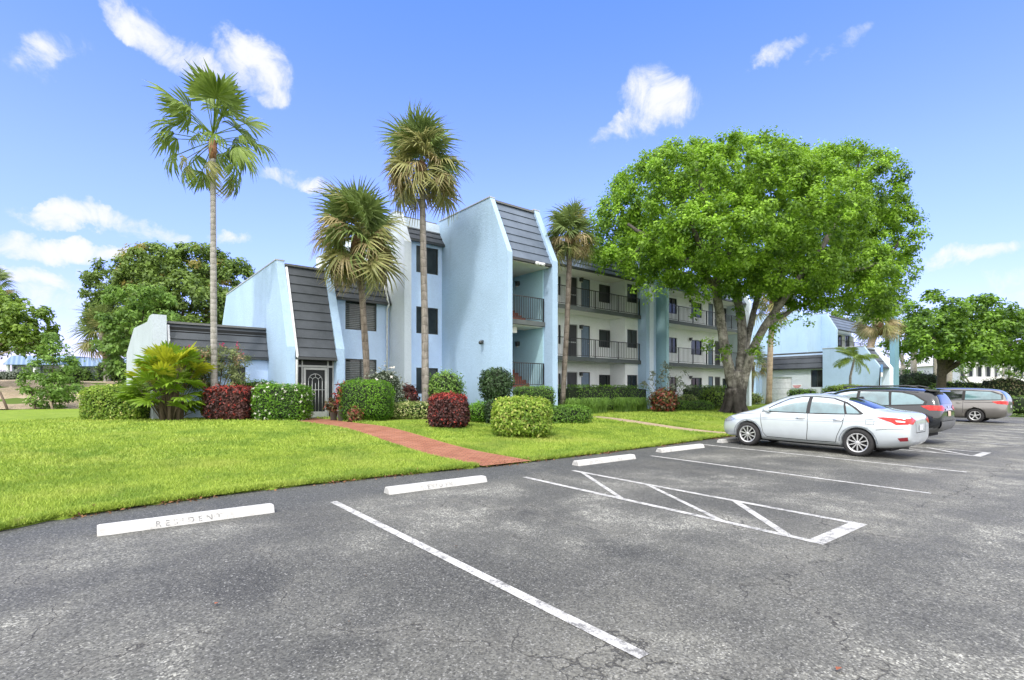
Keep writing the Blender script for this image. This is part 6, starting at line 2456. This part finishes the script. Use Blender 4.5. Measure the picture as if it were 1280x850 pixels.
        D_.lathe([(.001, s_ * w2 * .35), (rim - .03, s_ * w2 * .35)], (x, y, r), 'x', 30)
        put('brake_disc', D_.mesh('brake_disc'), 'arch black', w, world=False)


def put_local(self, name, mat, parent):
    return put(name, self.mesh(name), mat, parent, world=False)


MB.put_local = put_local


def both(car, fn):
    fn('x-', -1)
    fn('x+', 1)


def mirror(car, y, z, x, mat):
    for s_ in (-1, 1):
        mb = MB()
        mb.lathe([(.001, .10), (.05, .085), (.085, .03), (.09, -.03), (.07, -.055), (.001, -.06)], (0, 0, 0), 'y', 14)
        mb.v = [(x * s_ + p_[0] * 1.25 + s_ * .06, y + p_[1], z + p_[2] * .72) for p_ in mb.v]
        mb.add([(s_ * (x - .08), y - .02, z - .06), (s_ * (x + .02), y - .02, z - .03), (s_ * (x + .02), y + .05, z - .03), (s_ * (x - .08), y + .05, z - .06)], [(0, 1, 2, 3)])
        mb.put_local('mirror', mat, car.o)


def handles(car, ys, z, mat):
    for ax_, s_ in (('x-', -1), ('x+', 1)):
        for y in ys:
            h_, nn, d_ = car.hit(ax_, y, z)
            mb = MB()
            x0 = h_.x
            mb.tube([(x0 + s_ * .0, y - .11, z), (x0 + s_ * .028, y - .08, z + .004), (x0 + s_ * .028, y + .08, z), (x0, y + .11, z - .004)], [.008, .015, .015, .008], 8)
            mb.put_local('handle', mat, car.o)


def underbody(car, y0, y1, w, z0, z1):
    mb = MB()
    mb.box(-w, w, y0, y1, z0, z1)
    mb.put_local('underbody', 'arch black', car.o)


# ------------------------------------------------ silver sedan
ST_SEDAN = [(-2.315, .44, .58, .58, .71, .74, .68, .84, .56, .86), (-2.29, .36, .66, .58, .79, .86, .76, .99, .64, 1.01), (-2.20, .28, .70, .58, .83, .92, .80, 1.06, .68, 1.085),
            (-1.95, .23, .76, .60, .865, .95, .835, 1.08, .71, 1.115), (-1.70, .20, .79, .60, .88, .97, .852, 1.09, .70, 1.14), (-1.45, .19, .80, .60, .88, .98, .858, 1.17, .65, 1.225),
            (-1.05, .185, .80, .60, .88, .98, .86, 1.325, .60, 1.385), (-.60, .185, .80, .60, .88, .975, .86, 1.40, .58, 1.465), (-.15, .185, .80, .60, .88, .97, .86, 1.425, .575, 1.495),
            (.25, .185, .80, .60, .88, .965, .86, 1.42, .57, 1.485), (.58, .185, .80, .60, .88, .955, .86, 1.36, .575, 1.42), (.95, .185, .80, .60, .88, .945, .86, 1.19, .62, 1.24),
            (1.25, .19, .80, .60, .88, .935, .858, 1.03, .68, 1.075), (1.48, .19, .80, .60, .88, .915, .85, .96, .70, 1.01), (1.75, .20, .79, .58, .875, .87, .835, .90, .68, .955),
            (2.02, .21, .74, .55, .84, .78, .79, .81, .62, .865), (2.19, .24, .66, .52, .74, .68, .69, .71, .54, .755), (2.28, .30, .55, .50, .60, .60, .55, .63, .42, .66), (2.315, .38, .40, .49, .46, .55, .42, .57, .32, .59)]
UCAR = 15.22
sed = Car('sedan', 'silver blue four door sedan parked nearest, its rear towards the driving lane', 'car', ST_SEDAN, [(1.415, .325), (-1.285, .325)], .372, 'paint silver blue', 'cladding', (UCAR, 5.86, g(UCAR, 5.86) + .004), .20)
for ax_, s_ in (('x-', -1), ('x+', 1)):
    f = sed.decal('window_surround', ax_, [(1.06, .965), (.72, 1.185), (.40, 1.345), (.08, 1.412), (-.30, 1.415), (-.66, 1.385), (-.98, 1.29), (-1.2, 1.165), (-1.40, 1.02), (-1.33, 1.0), (-.5, .972)], 'seal black', .004)
    sed.decal('pane', ax_, [(.96, .99), (.70, 1.155), (.40, 1.315), (.08, 1.382), (-.085, 1.387), (-.11, .99)], 'car glass', .008, parent=f)
    sed.decal('pane', ax_, [(-.20, .99), (-.175, 1.387), (-.42, 1.378), (-.66, 1.352), (-.90, 1.275), (-.99, 1.01)], 'car glass', .008, parent=f)
    sed.decal('pane', ax_, [(-1.04, 1.015), (-.95, 1.255), (-1.1, 1.18), (-1.25, 1.08), (-1.31, 1.025)], 'car glass', .008, parent=f)
    sed.line('door_seam', ax_, [(1.06, .95), (1.04, .70), (.98, .40), (.90, .30)])
    sed.line('door_seam', ax_, [(-.15, .97), (-.16, .60), (-.13, .30)])
    sed.line('door_seam', ax_, [(.90, .295), (-.13, .285), (-.80, .295)], .016)
    sed.line('door_seam', ax_, [(-1.0, .98), (-.95, .72), (-.84, .46), (-.80, .30)])
    sed.line('crease', ax_, [(1.3, .80), (.4, .815), (-.6, .85), (-1.6, .90)], .012, plain('crease shade', (0.36, 0.42, 0.47), .4))
    tl = sed.decal('tail_light', ax_, [(-1.66, .955), (-1.80, .965), (-2.05, .955), (-2.27, .93), (-2.26, .82), (-2.05, .80), (-1.95, .855)], 'lamp red', .010, .04)
    sed.decal('reversing_lamp', ax_, [(-2.02, .90), (-2.12, .90), (-2.21, .885), (-2.20, .86), (-2.06, .865)], 'lamp white', .014, .04, parent=tl)
    sed.decal('headlight', ax_, [(1.78, .74), (1.95, .80), (2.12, .74), (2.22, .64), (2.10, .63), (1.9, .67)], 'headlamp', .008, .04)
    sed.decal('reflector', ax_, [(-2.08, .50), (-2.26, .535), (-2.26, .45), (-2.12, .43)], plain('lamp maroon', (0.22, 0.02, 0.03), .3), .008, .04)
    sed.decal('tail_light', 'y-', [(s_ * .40, .915), (s_ * .62, .965), (s_ * .77, .945), (s_ * .77, .83), (s_ * .62, .82)], 'lamp red', .010, .04)
sed.decal('windscreen', 'z', [(-.60, 1.20), (-.52, .62), (-.44, .45), (.44, .45), (.52, .62), (.60, 1.20), (.3, 1.27), (-.3, 1.27)], 'car glass', .006, .08)
sed.decal('rear_window', 'z', [(-.52, -.98), (-.60, -1.55), (-.3, -1.64), (.3, -1.64), (.60, -1.55), (.52, -.98), (.3, -.92), (-.3, -.92)], 'car glass dark', .006, .08)
sed.decal('grille', 'y+', [(-.35, .60), (.35, .60), (.28, .42), (-.28, .42)], 'seal black', .006)
pl = sed.decal('licence_plate', 'y-', [(-.155, .80), (.155, .80), (.155, .665), (-.155, .665)], 'plate white', .012)
sed.line('boot_seam', 'y-', [(-.66, 1.0), (-.42, .90), (-.36, .62), (.36, .62), (.42, .90), (.66, 1.0)], .014)
sed.line('bumper_seam', 'x-', [(-1.66, .66), (-1.9, .70), (-2.2, .72)], .010)
for ax_ in ('x-', 'x+'):
    for yw in (1.415, -1.285):
        sed.line('arch_lip', ax_, [(yw + .40 * math.cos(a), .325 + .40 * math.sin(a)) for a in np.linspace(.02, math.pi - .02, 22)], .022, plain('arch shade', (0.20, 0.23, 0.26), .4))
    sed.line('fuel_flap', ax_, [(-1.62, .78), (-1.45, .78), (-1.45, .90), (-1.62, .90), (-1.62, .78)], .008)
    sed.line('sill_line', ax_, [(1.0, .235), (-.86, .235)], .05, 'cladding')
    sed.line('bonnet_seam', ax_, [(2.1, .79), (1.7, .87), (1.2, .915)], .010)
sed.line('side_crease', 'x-', [(1.9, .70), (1.2, .765), (.2, .775), (-.8, .80), (-1.9, .88)], .014, 'crease shade')
sed.line('side_crease', 'x+', [(1.9, .70), (1.2, .765), (.2, .775), (-.8, .80), (-1.9, .88)], .014, 'crease shade')
mirror(sed, .86, 1.02, .88, 'paint silver blue')
handles(sed, (.02, -.86), .845, 'chrome')
mb = MB()
mb.prism_u([(-.95, 1.40), (-1.15, 1.37), (-1.12, 1.43)], -.03, .03)
mb.put_local('antenna', 'seal black', sed.o)
for s_ in (-1, 1):
    sed.wheel(1.415, s_ * .775, .325, .226, 10, swid=.030)
    sed.wheel(-1.285, s_ * .775, .325, .226, 10, swid=.030)
underbody(sed, -1.9, 1.9, .60, .17, .40)
mb = MB()
mb.tube([(-.45, -2.20, .27), (-.45, -2.0, .27)], .035, 10)
mb.put_local('exhaust', 'cladding', sed.o)

# ------------------------------------------------ black sport utility
ST_SUV = [(-2.28, .62, .55, .72, .70, .84, .68, .92, .60, .94), (-2.25, .48, .68, .70, .83, .98, .80, 1.08, .66, 1.10), (-2.16, .40, .74, .72, .89, 1.06, .86, 1.38, .66, 1.43), (-2.02, .34, .78, .72, .915, 1.09, .88, 1.54, .63, 1.61),
          (-1.82, .28, .82, .72, .925, 1.10, .885, 1.57, .63, 1.645), (-1.4, .26, .84, .72, .925, 1.10, .89, 1.60, .63, 1.68), (-.8, .25, .84, .72, .925, 1.09, .89, 1.615, .63, 1.70),
          (-.2, .25, .84, .72, .925, 1.08, .89, 1.61, .63, 1.70), (.3, .25, .84, .72, .925, 1.07, .89, 1.57, .63, 1.66), (.7, .25, .84, .72, .925, 1.06, .89, 1.44, .65, 1.52), (1.05, .25, .84, .72, .925, 1.05, .885, 1.25, .69, 1.32),
          (1.3, .26, .84, .72, .925, 1.04, .88, 1.10, .74, 1.16), (1.6, .27, .83, .70, .92, 1.0, .87, 1.04, .74, 1.10), (1.95, .28, .80, .68, .89, .92, .83, .96, .70, 1.02), (2.15, .30, .72, .64, .80, .82, .75, .86, .62, .91),
          (2.27, .38, .60, .60, .66, .72, .60, .75, .5, .79), (2.30, .45, .45, .58, .5, .66, .46, .68, .38, .71)]
USUV = 19.98
suv = Car('sport_utility', 'black sport utility car parked between the silver sedan and the grey minivan', 'car', ST_SUV, [(1.40, .36), (-1.29, .36)], .42, 'paint black', 'bumper grey', (USUV, 6.25, g(USUV, 6.25) + .004), .50)
for ax_, s_ in (('x-', -1), ('x+', 1)):
    f = suv.decal('window_surround', ax_, [(1.15, 1.08), (.80, 1.33), (.45, 1.50), (.1, 1.56), (-.7, 1.57), (-1.3, 1.545), (-1.62, 1.47), (-1.93, 1.27), (-1.90, 1.17), (-1.2, 1.115), (0, 1.09)], 'seal black', .004)
    suv.decal('pane', ax_, [(1.04, 1.115), (.78, 1.30), (.45, 1.46), (.12, 1.525), (-.08, 1.53), (-.10, 1.12)], 'car glass', .008, parent=f)
    suv.decal('pane', ax_, [(-.19, 1.12), (-.17, 1.53), (-.7, 1.535), (-.93, 1.53), (-1.0, 1.135)], 'car glass', .008, parent=f)
    suv.decal('pane', ax_, [(-1.06, 1.14), (-1.01, 1.525), (-1.28, 1.51), (-1.58, 1.44), (-1.86, 1.26), (-1.83, 1.19)], 'car glass', .008, parent=f)
    suv.line('door_seam', ax_, [(-.14, 1.09), (-.15, .75), (-.10, .42)])
    suv.line('door_seam', ax_, [(-1.04, 1.10), (-1.0, .85), (-.86, .55), (-.82, .42)])
    suv.decal('tail_light', ax_, [(-1.78, 1.135), (-2.0, 1.16), (-2.17, 1.15), (-2.19, 1.02), (-2.0, 1.01)], 'lamp red', .010, .04)
    suv.decal('tail_light', 'y-', [(s_ * .42, 1.08), (s_ * .60, 1.16), (s_ * .83, 1.15), (s_ * .84, 1.01), (s_ * .60, 1.0)], 'lamp red', .010, .04)
    suv.decal('headlight', ax_, [(1.8, .92), (2.0, .95), (2.2, .84), (2.0, .82)], 'headlamp', .008, .04)
    mb = MB()
    for yw in (1.40, -1.29):
        h_ = .905
        mb.tube([(s_ * h_, yw + .44 * math.cos(a), .36 + .44 * math.sin(a)) for a in np.linspace(-.15, math.pi + .15, 19)], .035, 6)
    mb.put_local('arch_trim', 'cladding', suv.o)
    mb = MB()
    mb.tube([(s_ * .60, .35, 1.655), (s_ * .615, .25, 1.70), (s_ * .615, -1.4, 1.735), (s_ * .60, -1.65, 1.68)], .018, 6)
    mb.put_local('roof_rail', 'cladding', suv.o)
suv.decal('rear_window', 'y-', [(-.66, 1.20), (-.56, 1.50), (.56, 1.50), (.66, 1.20)], 'car glass dark', .008, .06)
suv.decal('windscreen', 'z', [(-.66, 1.25), (-.58, .55), (.58, .55), (.66, 1.25)], 'car glass', .006, .08)
suv.decal('licence_plate', 'y-', [(-.155, .99), (.155, .99), (.155, .84), (-.155, .84)], 'plate peach', .014)
suv.decal('badge', 'y-', [(-.05, 1.14), (.05, 1.14), (.05, 1.08), (-.05, 1.08)], 'chrome', .016)
suv.decal('garnish', 'y-', [(-.36, 1.055), (.36, 1.055), (.36, 1.015), (-.36, 1.015)], 'chrome', .016)
suv.decal('rear_bumper', 'y-', [(-.80, .70), (.80, .70), (.74, .46), (-.74, .46)], 'bumper grey', .03)
mb = MB()
mb.prism_u([(-1.80, 1.66), (-2.17, 1.60), (-2.18, 1.57), (-1.95, 1.575), (-1.80, 1.62)], -.60, .60)
mb.put_local('spoiler', 'paint black', suv.o)
mirror(suv, .95, 1.14, .91, 'paint black')
handles(suv, (-.05, -.92), .99, 'paint black')
for s_ in (-1, 1):
    suv.wheel(1.40, s_ * .80, .36, .235, 5, .225, .06)
    suv.wheel(-1.29, s_ * .80, .36, .235, 5, .225, .06)
underbody(suv, -1.9, 1.9, .60, .22, .50)

# ------------------------------------------------ grey minivan
ST_VAN = [(-2.56, .52, .62, .66, .78, .82, .76, .92, .66, .94), (-2.53, .40, .74, .66, .90, .98, .86, 1.10, .70, 1.12), (-2.46, .32, .82, .68, .95, 1.06, .90, 1.32, .72, 1.36), (-2.30, .26, .86, .68, .985, 1.09, .93, 1.54, .70, 1.60),
          (-2.10, .22, .88, .68, 1.0, 1.09, .945, 1.61, .70, 1.69), (-1.5, .20, .90, .68, 1.0, 1.08, .95, 1.65, .70, 1.735), (-.7, .20, .90, .68, 1.0, 1.06, .95, 1.665, .70, 1.75), (.1, .20, .90, .68, 1.0, 1.04, .95, 1.66, .70, 1.745),
          (.6, .20, .90, .68, 1.0, 1.03, .95, 1.61, .70, 1.69), (1.05, .20, .90, .68, 1.0, 1.02, .945, 1.46, .72, 1.53), (1.45, .20, .90, .68, 1.0, 1.01, .94, 1.25, .76, 1.31), (1.75, .21, .89, .66, .99, .99, .925, 1.09, .78, 1.14),
          (2.05, .22, .87, .64, .96, .93, .89, .99, .74, 1.04), (2.35, .25, .78, .60, .86, .82, .79, .86, .64, .91), (2.52, .32, .64, .56, .70, .70, .62, .72, .5, .76), (2.58, .42, .45, .54, .5, .62, .46, .64, .38, .67)]
UVAN = 35.40


def minivan(name, label, paint, loc, rz=0.0, glass='car glass dark'):
    c = Car(name, label, 'car' if name == 'car' else 'minivan', ST_VAN, [(1.62, .345), (-1.38, .345)], .40, paint, 'cladding', loc, .24, rz=rz)
    for ax_, s_ in (('x-', -1), ('x+', 1)):
        f = c.decal('window_surround', ax_, [(1.5, 1.08), (1.1, 1.36), (.7, 1.54), (.2, 1.60), (-1.2, 1.61), (-2.0, 1.57), (-2.36, 1.42), (-2.40, 1.16), (-1.6, 1.11), (0, 1.07)], 'seal black', .004)
        c.decal('pane', ax_, [(1.36, 1.10), (1.05, 1.34), (.7, 1.50), (.30, 1.56), (.26, 1.10)], glass, .008, parent=f)
        c.decal('pane', ax_, [(.16, 1.10), (.18, 1.57), (-.6, 1.575), (-.85, 1.57), (-.85, 1.12)], glass, .008, parent=f)
        c.decal('pane', ax_, [(-.97, 1.13), (-.97, 1.57), (-1.9, 1.54), (-2.28, 1.39), (-2.33, 1.18), (-1.6, 1.14)], 'car glass', .008, parent=f)
        c.line('door_seam', ax_, [(.21, 1.06), (.20, .7), (.24, .32)], .014)
        c.line('door_seam', ax_, [(-.91, 1.08), (-.90, .7), (-.92, .45)], .014)
        c.line('door_track', ax_, [(-.95, 1.00), (-2.1, 1.03)], .02)
        c.decal('tail_light', ax_, [(-1.98, 1.06), (-2.30, 1.10), (-2.48, 1.09), (-2.49, .94), (-2.2, .95)], 'lamp red', .010, .04)
        c.decal('tail_light', 'y-', [(s_ * .58, 1.08), (s_ * .72, 1.10), (s_ * .89, 1.09), (s_ * .89, .92), (s_ * .66, .93)], 'lamp red', .010, .04)
        c.decal('headlight', ax_, [(2.0, .86), (2.25, .88), (2.45, .72), (2.2, .74)], 'headlamp', .008, .04)
    c.decal('rear_window', 'y-', [(-.72, 1.20), (-.62, 1.54), (.62, 1.54), (.72, 1.20)], 'car glass', .008, .06)
    c.decal('windscreen', 'z', [(-.74, 1.65), (-.64, .85), (.64, .85), (.74, 1.65)], 'car glass', .006, .08)
    c.decal('licence_plate', 'y-', [(-.155, .90), (.155, .90), (.155, .76), (-.155, .76)], 'plate white', .014)
    mirror(c, 1.25, 1.12, .98, paint)
    handles(c, (.36, -.74), .96, paint)
    for s_ in (-1, 1):
        c.wheel(1.62, s_ * .87, .345, .225, 5, .22, .06)
        c.wheel(-1.38, s_ * .87, .345, .225, 5, .22, .06)
    underbody(c, -2.1, 2.1, .66, .2, .45)
    return c


van = minivan('minivan', 'taupe grey minivan parked beyond the black car with its rear towards the lane', 'paint taupe', (UVAN, 7.20, g(UVAN, 7.20) + .004))
minivan('car', 'white car at far right mostly hidden behind the grey minivan', 'paint white', (42.3, 8.4, g(42.3, 8.4) + .004))


def copy_tree(o, parent=None):
    c = o.copy()
    COL.objects.link(c)
    if parent is not None:
        c.parent = parent
    for ch in list(o.children):
        copy_tree(ch, c)
    return c


c = copy_tree(sed.o)
c.location = (30.3, 10.6, g(30.3, 9.4))
c['label'] = 'car with a white roof showing between the black car and the grey minivan'
bpy.data.objects.remove  # (paint is swapped on the copied body only)
for ch in c.children:
    if ch.name.startswith('body'):
        ch.data = ch.data.copy()
        ch.data.materials[0] = MATS['paint white']
